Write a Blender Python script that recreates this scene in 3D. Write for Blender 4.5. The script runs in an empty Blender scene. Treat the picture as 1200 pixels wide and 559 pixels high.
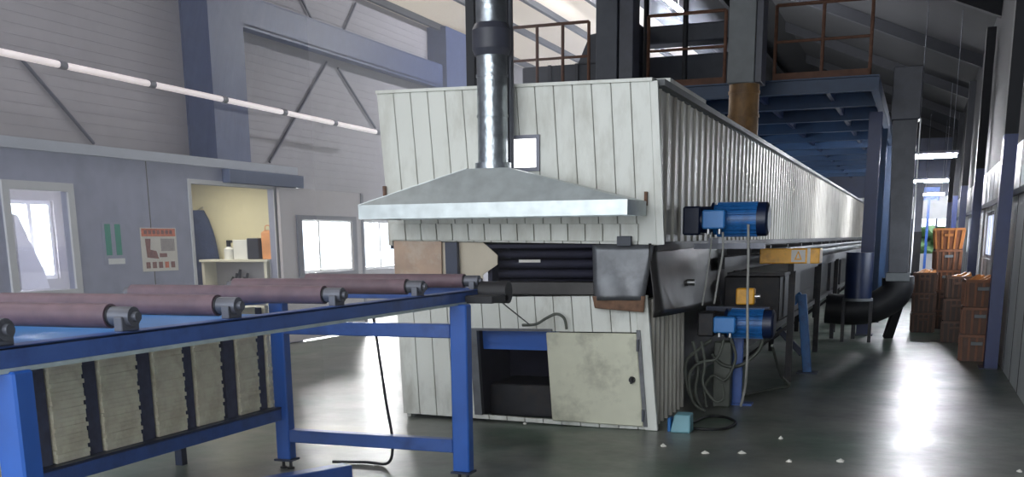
import bpy, bmesh, math, random
from mathutils import Vector, Matrix
random.seed(7)
SC = bpy.context.scene
COL = SC.collection
PI = math.pi

# ------------------------------------------------------------------ camera
F, CY, YAW, PITCH, ROLL = 1240.0, 560.0, -.3615, .2213, .010
CAM = Vector((0, 0, 1.6))
def cam_axes():
    cy, sy, cp, sp, cr, sr = math.cos(YAW), math.sin(YAW), math.cos(PITCH), math.sin(PITCH), math.cos(ROLL), math.sin(ROLL)
    f = Vector((sy*cp, cy*cp, -sp)); ri = Vector((cy, -sy, 0)); dn = f.cross(ri)
    return cr*ri + sr*dn, -sr*ri + cr*dn, f
AX_R, AX_D, AX_F = cam_axes()
def at(u, v, ax, val):
    """point of the place seen at (u,v) that lies on the plane ax = val"""
    d = AX_R*((u-600)/F) + AX_D*((v-CY)/F) + AX_F
    i = 'XYZ'.index(ax)
    return CAM + d*((val-CAM[i])/d[i])
cd = bpy.data.cameras.new('camera'); cam = bpy.data.objects.new('camera', cd); COL.objects.link(cam)
cd.sensor_width = 36; cd.sensor_fit = 'HORIZONTAL'; cd.lens = F/1200*36
cd.shift_y = -(279.5-CY)/1200*1.0
cd.clip_start = .05; cd.clip_end = 300
cam.matrix_world = Matrix(((AX_R.x, -AX_D.x, -AX_F.x, CAM.x), (AX_R.y, -AX_D.y, -AX_F.y, CAM.y), (AX_R.z, -AX_D.z, -AX_F.z, CAM.z), (0, 0, 0, 1)))
SC.camera = cam

# ------------------------------------------------------------------ materials
def srgb(c):
    return tuple(((x/255)/12.92 if x/255 <= .04045 else ((x/255+.055)/1.055)**2.4) for x in c) + (1,)
MATS = {}
def mat(name, rgb, rough=.6, metal=0., var=.12, scale=6., bump=.0, bscale=40., dirt=None, dirt_amt=.0, dirt_scale=2.5, emit=0., emit_rgb=None, spec=.5, stretch=(1,1,1)):
    m = bpy.data.materials.new(name); m.use_nodes = True; nt = m.node_tree; N = nt.nodes; L = nt.links
    b = N['Principled BSDF']; tc = N.new('ShaderNodeTexCoord'); mp = N.new('ShaderNodeMapping'); mp.inputs['Scale'].default_value = stretch
    L.new(tc.outputs['Object'], mp.inputs['Vector'])
    b.inputs['Roughness'].default_value = rough; b.inputs['Metallic'].default_value = metal
    b.inputs['Specular IOR Level'].default_value = spec
    c = srgb(rgb)
    ns = N.new('ShaderNodeTexNoise'); ns.inputs['Scale'].default_value = scale; ns.inputs['Detail'].default_value = 5
    L.new(mp.outputs[0], ns.inputs['Vector'])
    rp = N.new('ShaderNodeValToRGB'); L.new(ns.outputs['Fac'], rp.inputs['Fac'])
    rp.color_ramp.elements[0].position = .3; rp.color_ramp.elements[1].position = .7
    rp.color_ramp.elements[0].color = tuple(x*(1-var) for x in c[:3]) + (1,)
    rp.color_ramp.elements[1].color = tuple(min(1, x*(1+var)) for x in c[:3]) + (1,)
    out = rp.outputs['Color']
    if dirt:
        n2 = N.new('ShaderNodeTexNoise'); n2.inputs['Scale'].default_value = dirt_scale; n2.inputs['Detail'].default_value = 8; n2.inputs['Roughness'].default_value = .65
        L.new(mp.outputs[0], n2.inputs['Vector'])
        r2 = N.new('ShaderNodeValToRGB'); L.new(n2.outputs['Fac'], r2.inputs['Fac'])
        r2.color_ramp.elements[0].position = .48; r2.color_ramp.elements[1].position = .72
        r2.color_ramp.elements[0].color = (0, 0, 0, 1); r2.color_ramp.elements[1].color = (dirt_amt,)*3 + (1,)
        mx = N.new('ShaderNodeMixRGB'); L.new(r2.outputs['Color'], mx.inputs['Fac']); L.new(out, mx.inputs['Color1']); mx.inputs['Color2'].default_value = srgb(dirt)
        out = mx.outputs['Color']
    L.new(out, b.inputs['Base Color'])
    if bump:
        n3 = N.new('ShaderNodeTexNoise'); n3.inputs['Scale'].default_value = bscale; n3.inputs['Detail'].default_value = 4
        L.new(mp.outputs[0], n3.inputs['Vector'])
        bp = N.new('ShaderNodeBump'); bp.inputs['Strength'].default_value = bump; bp.inputs['Distance'].default_value = .02
        L.new(n3.outputs['Fac'], bp.inputs['Height']); L.new(bp.outputs[0], b.inputs['Normal'])
    if emit:
        b.inputs['Emission Color'].default_value = srgb(emit_rgb or rgb); b.inputs['Emission Strength'].default_value = emit
    MATS[name] = m
    return m

M = {}
M['cabin'] = mat('cabin_blue_grey_paint', (158, 162, 186), .55, var=.05, dirt=(105, 110, 135), dirt_amt=.3)
M['cabin_dark'] = mat('cabin_dark_header', (84, 96, 128), .6, var=.06)
M['outer'] = mat('outer_wall_sheet', (144, 142, 150), .7, var=.04, dirt=(120, 118, 122), dirt_amt=.25, dirt_scale=1.2)
M['ledge'] = mat('pale_ledge', (176, 182, 196), .5, var=.05)
M['cream_wall'] = mat('cream_wall', (226, 220, 190), .7, var=.03)
M['pale_room'] = mat('pale_room_wall', (185, 185, 196), .7, var=.03)
M['column'] = mat('column_blue_grey', (44, 58, 98), .5, var=.10, dirt=(74, 88, 122), dirt_amt=.4, dirt_scale=3)
M['rod'] = mat('dark_rod', (58, 60, 76), .5)
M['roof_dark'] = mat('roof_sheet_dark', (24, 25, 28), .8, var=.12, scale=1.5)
M['roof_light'] = mat('roof_sheet_light', (210, 200, 188), .8, var=.04, scale=1.2)
M['purlin'] = mat('purlin_dark', (26, 28, 34), .7)
M['white'] = mat('white_panel', (214, 216, 210), .45, var=.04, scale=3, dirt=(150, 146, 132), dirt_amt=.5, dirt_scale=4, stretch=(1, 1, .35))
M['white_low'] = mat('white_panel_lower', (218, 220, 214), .45, var=.05, scale=3, dirt=(140, 136, 122), dirt_amt=.55, dirt_scale=5, stretch=(1, 1, .4))
M['corrug'] = mat('corrugated_sheet', (206, 202, 192), .42, .0, var=.14, scale=2.2, dirt=(104, 90, 74), dirt_amt=.65, dirt_scale=3.0, stretch=(1, 1, .25))
M['seam'] = mat('seam_dark', (92, 90, 82), .8)
M['galv'] = mat('galvanised', (196, 204, 206), .40, .5, var=.12, scale=9, bump=.15, bscale=9)
M['galv_duct'] = mat('galvanised_duct', (165, 172, 178), .28, .95, var=.2, scale=14, bump=.3, bscale=18)
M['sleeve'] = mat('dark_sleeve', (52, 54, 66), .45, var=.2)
M['blue'] = mat('blue_paint', (56, 92, 164), .35, var=.1, dirt=(26, 48, 96), dirt_amt=.6, dirt_scale=5)
M['blue_bright'] = mat('blue_bright_paint', (36, 92, 180), .35, var=.08)
M['blue_dark'] = mat('blue_dark_paint', (14, 30, 62), .4, var=.15)
M['blue_mezz'] = mat('mezzanine_blue', (22, 50, 82), .5, var=.15)
M['post_blue'] = mat('navy_post_paint', (18, 38, 90), .4, var=.12)
M['terminal'] = mat('terminal_box_blue', (56, 132, 206), .4, var=.06)
M['blue_motor'] = mat('motor_blue', (34, 104, 170), .38, var=.12, dirt=(20, 34, 60), dirt_amt=.5, dirt_scale=9)
M['pale_edge'] = mat('pale_edge_strip', (178, 192, 194), .5, var=.15, scale=12)
M['roller'] = mat('maroon_roller', (104, 82, 90), .55, var=.15, scale=14, dirt=(74, 62, 74), dirt_amt=.6, dirt_scale=6)
M['iron'] = mat('bearing_iron', (96, 98, 106), .45, .5, var=.2)
M['black'] = mat('black_rubber', (24, 24, 28), .55, var=.2)
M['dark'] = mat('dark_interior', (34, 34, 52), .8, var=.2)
M['darkmetal'] = mat('dark_metal', (42, 42, 46), .5, .3, var=.25, dirt=(78, 66, 56), dirt_amt=.4, dirt_scale=7)
M['skirt'] = mat('dark_skirt_sheet', (58, 56, 56), .42, .4, var=.25, scale=5, dirt=(40, 38, 38), dirt_amt=.7, dirt_scale=4)
M['flap'] = mat('grey_flap', (98, 100, 104), .38, .4, var=.22, scale=6, dirt=(58, 56, 58), dirt_amt=.6, dirt_scale=5)
M['flaprust'] = mat('flap_rust', (112, 84, 66), .8, var=.3, scale=18, dirt=(70, 56, 50), dirt_amt=.6, dirt_scale=12)
M['rust'] = mat('rusty_wrap', (120, 90, 54), .6, var=.3, scale=8, dirt=(66, 46, 30), dirt_amt=.8, dirt_scale=6, stretch=(1, 1, .5))
M['rustrail'] = mat('rusty_rail', (96, 64, 48), .7, var=.25, scale=14)
M['doorcream'] = mat('metal_door', (206, 206, 186), .5, var=.05, dirt=(120, 118, 104), dirt_amt=.8, dirt_scale=2.6)
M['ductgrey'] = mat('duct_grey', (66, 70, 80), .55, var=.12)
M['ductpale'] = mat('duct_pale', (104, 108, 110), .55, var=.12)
M['tallduct'] = mat('tall_duct_grey', (78, 79, 84), .55, .2, var=.12, dirt=(52, 52, 56), dirt_amt=.5)
M['yellow'] = mat('yellow_paint', (240, 172, 24), .4, var=.1, dirt=(150, 96, 20), dirt_amt=.5, dirt_scale=8)
M['paper'] = mat('paper', (224, 220, 214), .7, var=.03)
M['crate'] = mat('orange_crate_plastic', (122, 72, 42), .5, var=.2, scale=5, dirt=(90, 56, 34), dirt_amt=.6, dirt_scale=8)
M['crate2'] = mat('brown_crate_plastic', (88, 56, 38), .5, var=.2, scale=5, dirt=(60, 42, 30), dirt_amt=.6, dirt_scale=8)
M['crate_shade'] = mat('brown_recess_shade', (62, 42, 32), .5, var=.2, scale=5)
M['amber'] = mat('amber_crate_plastic', (176, 110, 54), .5, var=.2, scale=8)
M['teal'] = mat('teal_box', (112, 160, 172), .5, var=.1)
M['rwall'] = mat('right_wall_panel', (196, 198, 200), .45, var=.05, dirt=(110, 110, 112), dirt_amt=.4, dirt_scale=1.5)
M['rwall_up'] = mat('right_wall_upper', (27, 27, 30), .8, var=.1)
M['tan'] = mat('tan_sheet', (176, 146, 122), .32, var=.12, scale=7, dirt=(200, 190, 176), dirt_amt=.6, dirt_scale=6)
M['pale_sheet'] = mat('pale_sheet', (204, 192, 172), .5, var=.06)
M['cable_w'] = mat('grey_flex', (150, 150, 146), .5)
M['hose'] = mat('grey_green_hose', (80, 84, 76), .5, var=.15)
M['cable_b'] = mat('black_cable', (22, 22, 24), .5)
M['green'] = mat('green_sign', (52, 148, 128), .5, var=.05)
M['white_sign'] = mat('white_sign', (226, 228, 230), .5, var=.02)
M['orange_print'] = mat('orange_print', (214, 120, 88), .6, var=.2, scale=30)
M['brown_print'] = mat('brown_print', (140, 92, 84), .6, var=.3, scale=40)
M['grey_print'] = mat('grey_print', (168, 160, 160), .6, var=.2, scale=40)
M['coat'] = mat('navy_coat', (50, 62, 96), .9, var=.25, scale=10, bump=.4)
M['shelfwhite'] = mat('shelf_white', (228, 226, 214), .5, var=.03)
M['orangebag'] = mat('orange_bag', (226, 160, 110), .6, var=.15)
M['steel'] = mat('steel', (190, 190, 190), .3, .9)
M['tray'] = mat('cream_ribbed_plastic', (250, 238, 212), .7, var=.14, scale=9, dirt=(190, 170, 138), dirt_amt=.6, dirt_scale=5)
M['trayshade'] = mat('block_gap_shade', (70, 74, 98), .8, var=.25, scale=20)
M['leaf'] = mat('hedge_leaf', (112, 140, 96), .8, var=.4, scale=5)
M['litter'] = mat('white_litter', (232, 230, 222), .7)
M['tube'] = mat('lit_tube', (255, 255, 255), .5, emit=620, emit_rgb=(246, 248, 255))
M['strip'] = mat('lit_strip', (235, 230, 235), .4, emit=.35, emit_rgb=(250, 236, 240))
M['litpane'] = mat('lit_pane', (255, 255, 255), .5, emit=2.2)
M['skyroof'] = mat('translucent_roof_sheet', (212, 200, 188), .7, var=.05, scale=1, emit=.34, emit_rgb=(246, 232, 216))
M['winframe'] = mat('window_frame_white', (206, 208, 214), .5, var=.03)
M['winframe_grey'] = mat('window_frame_grey', (120, 122, 136), .5, var=.05)
M['sidedoor'] = mat('sliding_door_sheet', (196, 192, 200), .5, var=.03)

# glass
g = bpy.data.materials.new('clear_glass'); g.use_nodes = True; nt = g.node_tree
nt.nodes.remove(nt.nodes['Principled BSDF']); tr = nt.nodes.new('ShaderNodeBsdfTransparent'); gl = nt.nodes.new('ShaderNodeBsdfGlossy'); gl.inputs['Roughness'].default_value = .03
mx = nt.nodes.new('ShaderNodeMixShader'); mx.inputs[0].default_value = .07
nt.links.new(tr.outputs[0], mx.inputs[1]); nt.links.new(gl.outputs[0], mx.inputs[2]); nt.links.new(mx.outputs[0], nt.nodes['Material Output'].inputs[0]); M['glass'] = g

# floor: polished grey green concrete with stains
def floor_mat():
    m = bpy.data.materials.new('worn_green_grey_concrete'); m.use_nodes = True; nt = m.node_tree; N = nt.nodes; L = nt.links; b = N['Principled BSDF']
    tc = N.new('ShaderNodeTexCoord')
    def noise(s, d=6, r=.6):
        n = N.new('ShaderNodeTexNoise'); n.inputs['Scale'].default_value = s; n.inputs['Detail'].default_value = d; n.inputs['Roughness'].default_value = r; L.new(tc.outputs['Object'], n.inputs['Vector']); return n
    def ramp(n, p0, p1, c0, c1):
        r = N.new('ShaderNodeValToRGB'); L.new(n.outputs['Fac'], r.inputs['Fac']); e = r.color_ramp.elements
        e[0].position, e[1].position, e[0].color, e[1].color = p0, p1, c0, c1; return r
    base = ramp(noise(1.3), .35, .68, srgb((88, 92, 84)), srgb((126, 128, 120)))
    gfac = ramp(noise(.7, 7, .7), .46, .62, (0, 0, 0, 1), (.75, .75, .75, 1))
    mx = N.new('ShaderNodeMixRGB'); L.new(gfac.outputs[0], mx.inputs[0]); L.new(base.outputs[0], mx.inputs[1]); mx.inputs[2].default_value = srgb((58, 90, 70))
    dfac = ramp(noise(3.2, 9, .7), .55, .75, (0, 0, 0, 1), (.6, .6, .6, 1))
    m2 = N.new('ShaderNodeMixRGB'); L.new(dfac.outputs[0], m2.inputs[0]); L.new(mx.outputs[0], m2.inputs[1]); m2.inputs[2].default_value = srgb((74, 76, 72))
    L.new(m2.outputs[0], b.inputs['Base Color'])
    rr = ramp(noise(2.2, 7, .7), .3, .75, (.28, .28, .28, 1), (.44, .44, .44, 1)); L.new(rr.outputs[0], b.inputs['Roughness'])
    bp = N.new('ShaderNodeBump'); bp.inputs['Strength'].default_value = .12; bp.inputs['Distance'].default_value = .02; n = noise(7, 5, .6); L.new(n.outputs['Fac'], bp.inputs['Height']); L.new(bp.outputs[0], b.inputs['Normal'])
    b.inputs['Specular IOR Level'].default_value = .6
    return m
M['floor'] = floor_mat()

# ------------------------------------------------------------------ mesh builder
class MB:
    def __init__(self): self.v = []; self.f = []; self.mi = []; self.sm = []
    def add(self, vs, fs, mi=0, smooth=False):
        o = len(self.v); self.v += [Vector(p) for p in vs]
        for f in fs: self.f.append([i+o for i in f]); self.mi.append(mi); self.sm.append(smooth)
        return self
    def hexa(self, p, mi=0):   # 8 points: bottom 4 ccw, top 4
        return self.add(p, [(3, 2, 1, 0), (4, 5, 6, 7), (0, 1, 5, 4), (1, 2, 6, 5), (2, 3, 7, 6), (3, 0, 4, 7)], mi)
    def box(self, x0, x1, y0, y1, z0, z1, mi=0):
        x0, x1 = sorted((x0, x1)); y0, y1 = sorted((y0, y1)); z0, z1 = sorted((z0, z1))
        return self.hexa([(x0, y0, z0), (x1, y0, z0), (x1, y1, z0), (x0, y1, z0), (x0, y0, z1), (x1, y0, z1), (x1, y1, z1), (x0, y1, z1)], mi)
    def cyl(self, a, b, r, n=16, r2=None, mi=0, cap=True):
        a = Vector(a); b = Vector(b); r2 = r if r2 is None else r2; d = (b-a).normalized()
        u = d.orthogonal().normalized(); w = d.cross(u); vs = []
        for p, q in ((a, r), (b, r2)):
            for i in range(n): t = 2*PI*i/n; vs.append(p + u*(q*math.cos(t)) + w*(q*math.sin(t)))
        self.add(vs, [(i, (i+1) % n, n+(i+1) % n, n+i) for i in range(n)], mi, True)
        if cap: self.add(vs, [tuple(range(n-1, -1, -1)), tuple(range(n, 2*n))], mi)
        return self
    def bar(self, a, b, w, h, mi=0, up=(0, 0, 1)):   # rectangular bar from a to b
        a = Vector(a); b = Vector(b); d = (b-a).normalized(); up = Vector(up)
        if abs(d.dot(up)) > .98: up = Vector((0, 1, 0))
        s = d.cross(up).normalized()*w/2; t = s.cross(d).normalized()*h/2
        return self.hexa([a-s-t, a+s-t, b+s-t, b-s-t, a-s+t, a+s+t, b+s+t, b-s+t], mi)
    def tube(self, pts, r, n=8, mi=0):
        P = [Vector(p) for p in pts]; Q = []
        for i in range(len(P)-1):       # catmull-rom
            p0 = P[max(i-1, 0)]; p1 = P[i]; p2 = P[i+1]; p3 = P[min(i+2, len(P)-1)]
            for k in range(6):
                t = k/6; Q.append(.5*((2*p1)+(p2-p0)*t+(2*p0-5*p1+4*p2-p3)*t*t+(3*p1-p0-3*p2+p3)*t**3))
        Q.append(P[-1]); vs = []; u = None
        for i, p in enumerate(Q):
            d = (Q[min(i+1, len(Q)-1)]-Q[max(i-1, 0)]).normalized()
            u = d.orthogonal().normalized() if u is None else (u-d*u.dot(d)).normalized()
            w = d.cross(u)
            for k in range(n): t = 2*PI*k/n; vs.append(p+u*(r*math.cos(t))+w*(r*math.sin(t)))
        fs = [(i*n+k, i*n+(k+1) % n, (i+1)*n+(k+1) % n, (i+1)*n+k) for i in range(len(Q)-1) for k in range(n)]
        self.add(vs, fs, mi, True); self.add(vs, [tuple(range(n-1, -1, -1)), tuple(range(len(vs)-n, len(vs)))], mi)
        return self
    def prism(self, poly, vec, mi=0):  # polygon of 3-D points swept along vec
        n = len(poly); vec = Vector(vec); P = [Vector(p) for p in poly]; vs = P+[p+vec for p in P]
        return self.add(vs, [tuple(range(n-1, -1, -1)), tuple(range(n, 2*n))]+[(i, (i+1) % n, n+(i+1) % n, n+i) for i in range(n)], mi)
    def quadring(self, outer, inner, vec, mi=0):   # 4 outer + 4 inner points: frame swept by vec
        vec = Vector(vec)
        for i in range(4):
            j = (i+1) % 4; self.prism([outer[i], outer[j], inner[j], inner[i]], vec, mi)
        return self
def wloc(o):
    p = Vector((0, 0, 0))
    while o: p += o.location; o = o.parent
    return p
def tag(o, label=None, cat=None, group=None, kind=None):
    for k, v in (('label', label), ('category', cat), ('group', group), ('kind', kind)):
        if v: o[k] = v
    return o
def build(name, mb, m, parent=None, bevel=0., label=None, cat=None, group=None, kind=None, seg=1, smooth=None):
    if parent: off = wloc(parent)
    else:
        xs = [p.x for p in mb.v]; ys = [p.y for p in mb.v]; zs = [p.z for p in mb.v]
        off = Vector(((min(xs)+max(xs))/2, (min(ys)+max(ys))/2, min(zs)))
    me = bpy.data.meshes.new(name); me.from_pydata([tuple(p-off) for p in mb.v], [], mb.f)
    for mm in (m if isinstance(m, (list, tuple)) else [m]): me.materials.append(M[mm])
    for p, i, s in zip(me.polygons, mb.mi, mb.sm): p.material_index = i; p.use_smooth = s if smooth is None else smooth
    bm = bmesh.new(); bm.from_mesh(me); bmesh.ops.remove_doubles(bm, verts=bm.verts, dist=1e-6) if False else None
    bmesh.ops.recalc_face_normals(bm, faces=bm.faces); bm.to_mesh(me); bm.free()
    o = bpy.data.objects.new(name, me); COL.objects.link(o)
    if parent: o.parent = parent
    else: o.location = off
    if bevel:
        md = o.modifiers.new('bevel', 'BEVEL'); md.width = bevel; md.segments = seg; md.limit_method = 'ANGLE'
    return tag(o, label, cat, group, kind)
def thing(name, loc, label, cat, group=None):
    o = bpy.data.objects.new(name, None); COL.objects.link(o); o.location = loc; o.empty_display_size = .1
    return tag(o, label, cat, group)
def struct(name, mb, m, parent=None, bevel=0.):
    return build(name, mb, m, parent, bevel, kind=None if parent else 'structure')
def copy_tree(o, parent=None):
    c = o.copy(); COL.objects.link(c); c.parent = parent
    for ch in [x for x in SC.objects if x.parent == o]: copy_tree(ch, c)
    return c

# ------------------------------------------------------------------ dimensions
XL, XC, XR = -11.5, -9.44, 1.05       # outer left wall, cabin wall, right wall
Y0, YE = -4.0, 46.0                   # behind the camera, far end
TX0, TX1, TY0, TY1 = -4.5, -2.06, 8.74, 45.0   # tunnel
TZ = 2.85
def roofz(x): return 6.65+(x-XL)*.127 if x < -4 else 7.6-(x+4)*.42

# ------------------------------------------------------------------ setting
struct('floor', MB().box(XL-.3, XR+.3, Y0, YE+.3, -.2, 0), 'floor')
# outer left wall with window openings (dims in Y, Z)
def wall_openings(x0, x1, ya, yb, za, zb, holes, mb, mi=0):
    ys = sorted({ya, yb} | {h[0] for h in holes} | {h[1] for h in holes}); zs = sorted({za, zb} | {h[2] for h in holes} | {h[3] for h in holes})
    for i in range(len(ys)-1):
        for j in range(len(zs)-1):
            cy, cz = (ys[i]+ys[i+1])/2, (zs[j]+zs[j+1])/2
            if any(h[0] < cy < h[1] and h[2] < cz < h[3] for h in holes): continue
            mb.box(x0, x1, ys[i], ys[i+1], zs[j], zs[j+1], mi)
    return mb
OW = [(11.36, 12.18, 1.12, 2.20), (18.1, 20.85, .98, 2.06), (21.15, 23.15, .98, 2.06), (26, 29, .98, 2.06), (32, 35, .98, 2.06)]
mb = wall_openings(XL-.15, XL, Y0, YE, 0, 6.65, OW, MB())
for k in range(28):     # horizontal lap joints of the sheet
    z = 2.6+k*.145
    mb.box(XL, XL+.006, Y0, YE, z, z+.012)
struct('wall_left', mb, 'outer')
# ceiling : left slope (translucent sheet), right slope (dark sheet)
def slope(xa, xb, mi, mb, t=.08):
    mb.hexa([(xa, Y0, roofz(xa)), (xb, Y0, roofz(xb)), (xb, YE+.3, roofz(xb)), (xa, YE+.3, roofz(xa)),
             (xa, Y0, roofz(xa)+t), (xb, Y0, roofz(xb)+t), (xb, YE+.3, roofz(xb)+t), (xa, YE+.3, roofz(xa)+t)], mi)
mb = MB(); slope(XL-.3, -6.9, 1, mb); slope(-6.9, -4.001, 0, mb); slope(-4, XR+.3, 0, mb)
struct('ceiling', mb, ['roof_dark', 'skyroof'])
n = 0
for x in (-11.2, -9.85, -8.75, -7.6, -6.3, -5.0):      # purlins run down the hall
    n += 1; struct('trim_%d' % n, MB().box(x-.05, x+.05, Y0, YE, roofz(x)-.14, roofz(x)-.005), 'purlin')
for y in (12, 21, 27, 33, 39, 45):      # rafters across the right slope
    n += 1; mb = MB()
    mb.hexa([(-4, y, roofz(-4)-.25), (XR, y, roofz(XR)-.25), (XR, y+.2, roofz(XR)-.25), (-4, y+.2, roofz(-4)-.25), (-4, y, roofz(-4)-.005), (XR, y, roofz(XR)-.005), (XR, y+.2, roofz(XR)-.005), (-4, y+.2, roofz(-4)-.005)])
    struct('trim_%d' % n, mb, 'purlin')
# right wall
RWIN = [(15.1, 17.4, 1.22, 1.98), (18.3, 20.6, 1.22, 1.98), (22.3, 24.4, 1.22, 1.98), (25.3, 27.6, 1.22, 1.98), (29.6, 31.8, 1.22, 1.98), (32.6, 34.6, 1.22, 1.98)]
mb = wall_openings(XR, XR+.15, Y0, YE, 0, 2.68, RWIN, MB())
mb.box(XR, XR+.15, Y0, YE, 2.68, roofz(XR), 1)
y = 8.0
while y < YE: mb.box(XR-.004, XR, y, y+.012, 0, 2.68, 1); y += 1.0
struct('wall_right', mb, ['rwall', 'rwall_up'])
n += 1; struct('trim_%d' % n, MB().box(XR-.05, XR-.004, 8, YE, 2.05, 2.12), 'blue_dark')
# far wall with a band of windows
mb = MB()
FW = [(-2.0, -.35, .9, 2.25), (-.2, .55, .9, 2.25), (.62, 1.0, .9, 2.25)]
xs = [XL, -2.0, -.35, -.2, .55, .62, 1.0, XR]
mb.box(XL, XR, YE, YE+.15, 0, .9); mb.box(XL, XR, YE, YE+.15, 2.25, 3.1, 0); mb.box(XL, XR, YE, YE+.15, 3.1, 5.3, 1)
mb.box(XL, -2, YE, YE+.15, .9, 2.25); mb.box(-.35, -.2, YE, YE+.15, .9, 2.25, 1); mb.box(.55, .62, YE, YE+.15, .9, 2.25, 1); mb.box(1.0, XR, YE, YE+.15, .9, 2.25, 1)
mb.prism([(XL, YE, 5.3), (XR, YE, 5.3), (XR, YE, roofz(XR)), (-4, YE, 7.6), (XL, YE, 6.65)], (0, .15, 0), 2)
struct('wall_back', mb, ['rwall', 'blue_dark', 'rwall_up'])
n += 1; struct('trim_%d' % n, MB().box(-.25, .62, YE-.12, YE-.02, 2.95, 3.45).box(.2, .3, YE-.12, YE-.02, .3, 2.95), 'blue_bright')

# windows in the outer walls (frame, mullion, glass)
wn = [0]
def window_x(x, ya, yb, za, zb, fm='winframe', mull=1, t=.05, side=1, fw=.06):
    wn[0] += 1; w = wn[0]; mb = MB()
    o = [(x, ya, za), (x, yb, za), (x, yb, zb), (x, ya, zb)]; i = [(x, ya+fw, za+fw), (x, yb-fw, za+fw), (x, yb-fw, zb-fw), (x, ya+fw, zb-fw)]
    mb.quadring(o, i, (t*side, 0, 0))
    for k in range(mull):
        y = ya+(yb-ya)*(k+1)/(mull+1); mb.box(x, x+t*side, y-.035, y+.035, za+fw, zb-fw)
    o = struct('window_%d' % w, mb, fm)
    build('pane', MB().box(x+.02*side, x+.026*side, ya+fw, yb-fw, za+fw, zb-fw), 'glass', o)
    return o
for h in OW: window_x(XL-.10, *h, mull=1)
for h in RWIN: window_x(XR+.04, *h, fm='winframe_grey', mull=1)

# ------------------------------------------------------------------ office cabin
CY0, CY1, CZ = 3.0, 15.26, 2.76
DOOR = (12.56, 14.60, 0, 2.40)
CW = (9.30, 10.24, 1.05, 2.24)
mb = wall_openings(XC-.10, XC, CY0, CY1, 0, CZ-.12, [DOOR, CW], MB())
for y in (8.45, 11.67):        # panel joints
    mb.box(XC, XC+.003, y, y+.014, 0, CZ-.12, 1)
struct('wall_cabin_front', mb, ['cabin', 'seam'])
n += 1; struct('trim_%d' % n, MB().box(XC-.16, XC+.06, CY0, CY1, CZ-.12, CZ), 'ledge')
struct('wall_cabin_end', MB().box(XL+.01, XC-.10, CY1-.10, CY1, 0, CZ-.12), 'cream_wall')
struct('wall_cabin_divider', MB().box(XL+.01, XC-.10, 12.42, 12.50, 0, CZ-.12, 0), 'pale_room')  # divider added; its grey paints in haze over the cream interior
struct('ceiling_cabin', MB().box(XL+.01, XC-.16, CY0, CY1, CZ-.12, CZ-.04), 'shelfwhite')
n += 1; struct('trim_%d' % n, MB().quadring([(XC, 12.50, 0), (XC, 14.66, 0), (XC, 14.66, 2.46), (XC, 12.50, 2.46)], [(XC, 12.56, 0), (XC, 14.60, 0), (XC, 14.60, 2.40), (XC, 12.56, 2.40)], (.015, 0, 0)), 'winframe')
wn[0] += 1
w = struct('window_%d' % wn[0], MB().quadring([(XC, 9.24, .98), (XC, 10.32, .98), (XC, 10.32, 2.30), (XC, 9.24, 2.30)], [(XC, 9.34, 1.08), (XC, 10.22, 1.08), (XC, 10.22, 2.20), (XC, 9.34, 2.20)], (.03, 0, 0)), 'winframe')
build('pane', MB().box(XC-.03, XC-.024, 9.34, 10.22, 1.08, 2.20), 'glass', w)
# dark header rail the sliding door hangs from, and the sliding door pushed open beyond the cabin
hr = build('door_rail', MB().box(XC+.002, XC+.14, 13.3, 15.30, 2.44, CZ-.13), 'cabin_dark', bevel=.008, label='dark blue header rail above the open cabin doorway', cat='door rail')
dd = bpy.data.objects.new('door_1', None); COL.objects.link(dd); dd.location = (XC+.1, 15.9, 0.03); dd['kind'] = 'structure'
H = (15.10, 16.95, 1.07, 1.98)
build('door_leaf', wall_openings(XC+.05, XC+.10, 14.62, 17.30, .03, 2.43, [H], MB()), 'sidedoor', dd)
build('door_edge', MB().box(XC+.045, XC+.115, 17.22, 17.30, .03, 2.43), 'winframe_grey', dd)
f = build('window_frame', MB().quadring([(XC+.1, 15.06, 1.03), (XC+.1, 17.0, 1.03), (XC+.1, 17.0, 2.02), (XC+.1, 15.06, 2.02)], [(XC+.1, 15.20, 1.10), (XC+.1, 16.90, 1.10), (XC+.1, 16.90, 1.95), (XC+.1, 15.20, 1.95)], (.03, 0, 0)), 'winframe_grey', dd)
build('pane', MB().box(XC+.07, XC+.076, 15.20, 16.90, 1.10, 1.95), 'glass', f)

n0 = build('window_curtain', MB().prism([(XL+.10, 11.30, 2.0), (XL+.10, 11.36, 1.98), (XL+.10, 11.74, 1.22), (XL+.10, 11.80, 1.0), (XL+.10, 11.30, 1.0)], (.05, 0, 0)), 'pale_room', label='pale curtain drawn to the left inside the near cabin window', cat='curtain')
# things in and on the cabin
t = thing('safety_poster', (XC, 11.8, 1.24), 'paper poster with orange heading and a row of small pictures, on the blue-grey cabin wall', 'poster')
PX = XC+.003
build('sheet', MB().box(PX, PX+.004, 11.45, 12.17, 1.24, 1.80), 'paper', t)
build('heading', MB().box(PX+.004, PX+.006, 11.47, 12.15, 1.69, 1.79), 'orange_print', t)
mb = MB()
for k in range(7): mb.box(PX+.006, PX+.007, 11.52+k*.085, 11.575+k*.085, 1.72, 1.77)
build('heading_characters', mb, 'brown_print', t)
mb = MB(); mb.prism([(PX+.004, 11.55, 1.42), (PX+.004, 11.78, 1.40), (PX+.004, 11.74, 1.5), (PX+.004, 11.62, 1.52), (PX+.004, 11.64, 1.66), (PX+.004, 11.53, 1.66)], (.002, 0, 0))
mb.box(PX+.004, PX+.006, 11.8, 11.95, 1.42, 1.47)
build('picture', mb, 'brown_print', t)
mb = MB().box(PX+.004, PX+.0055, 11.84, 12.12, 1.50, 1.66)
build('picture', mb, 'grey_print', t)
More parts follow.
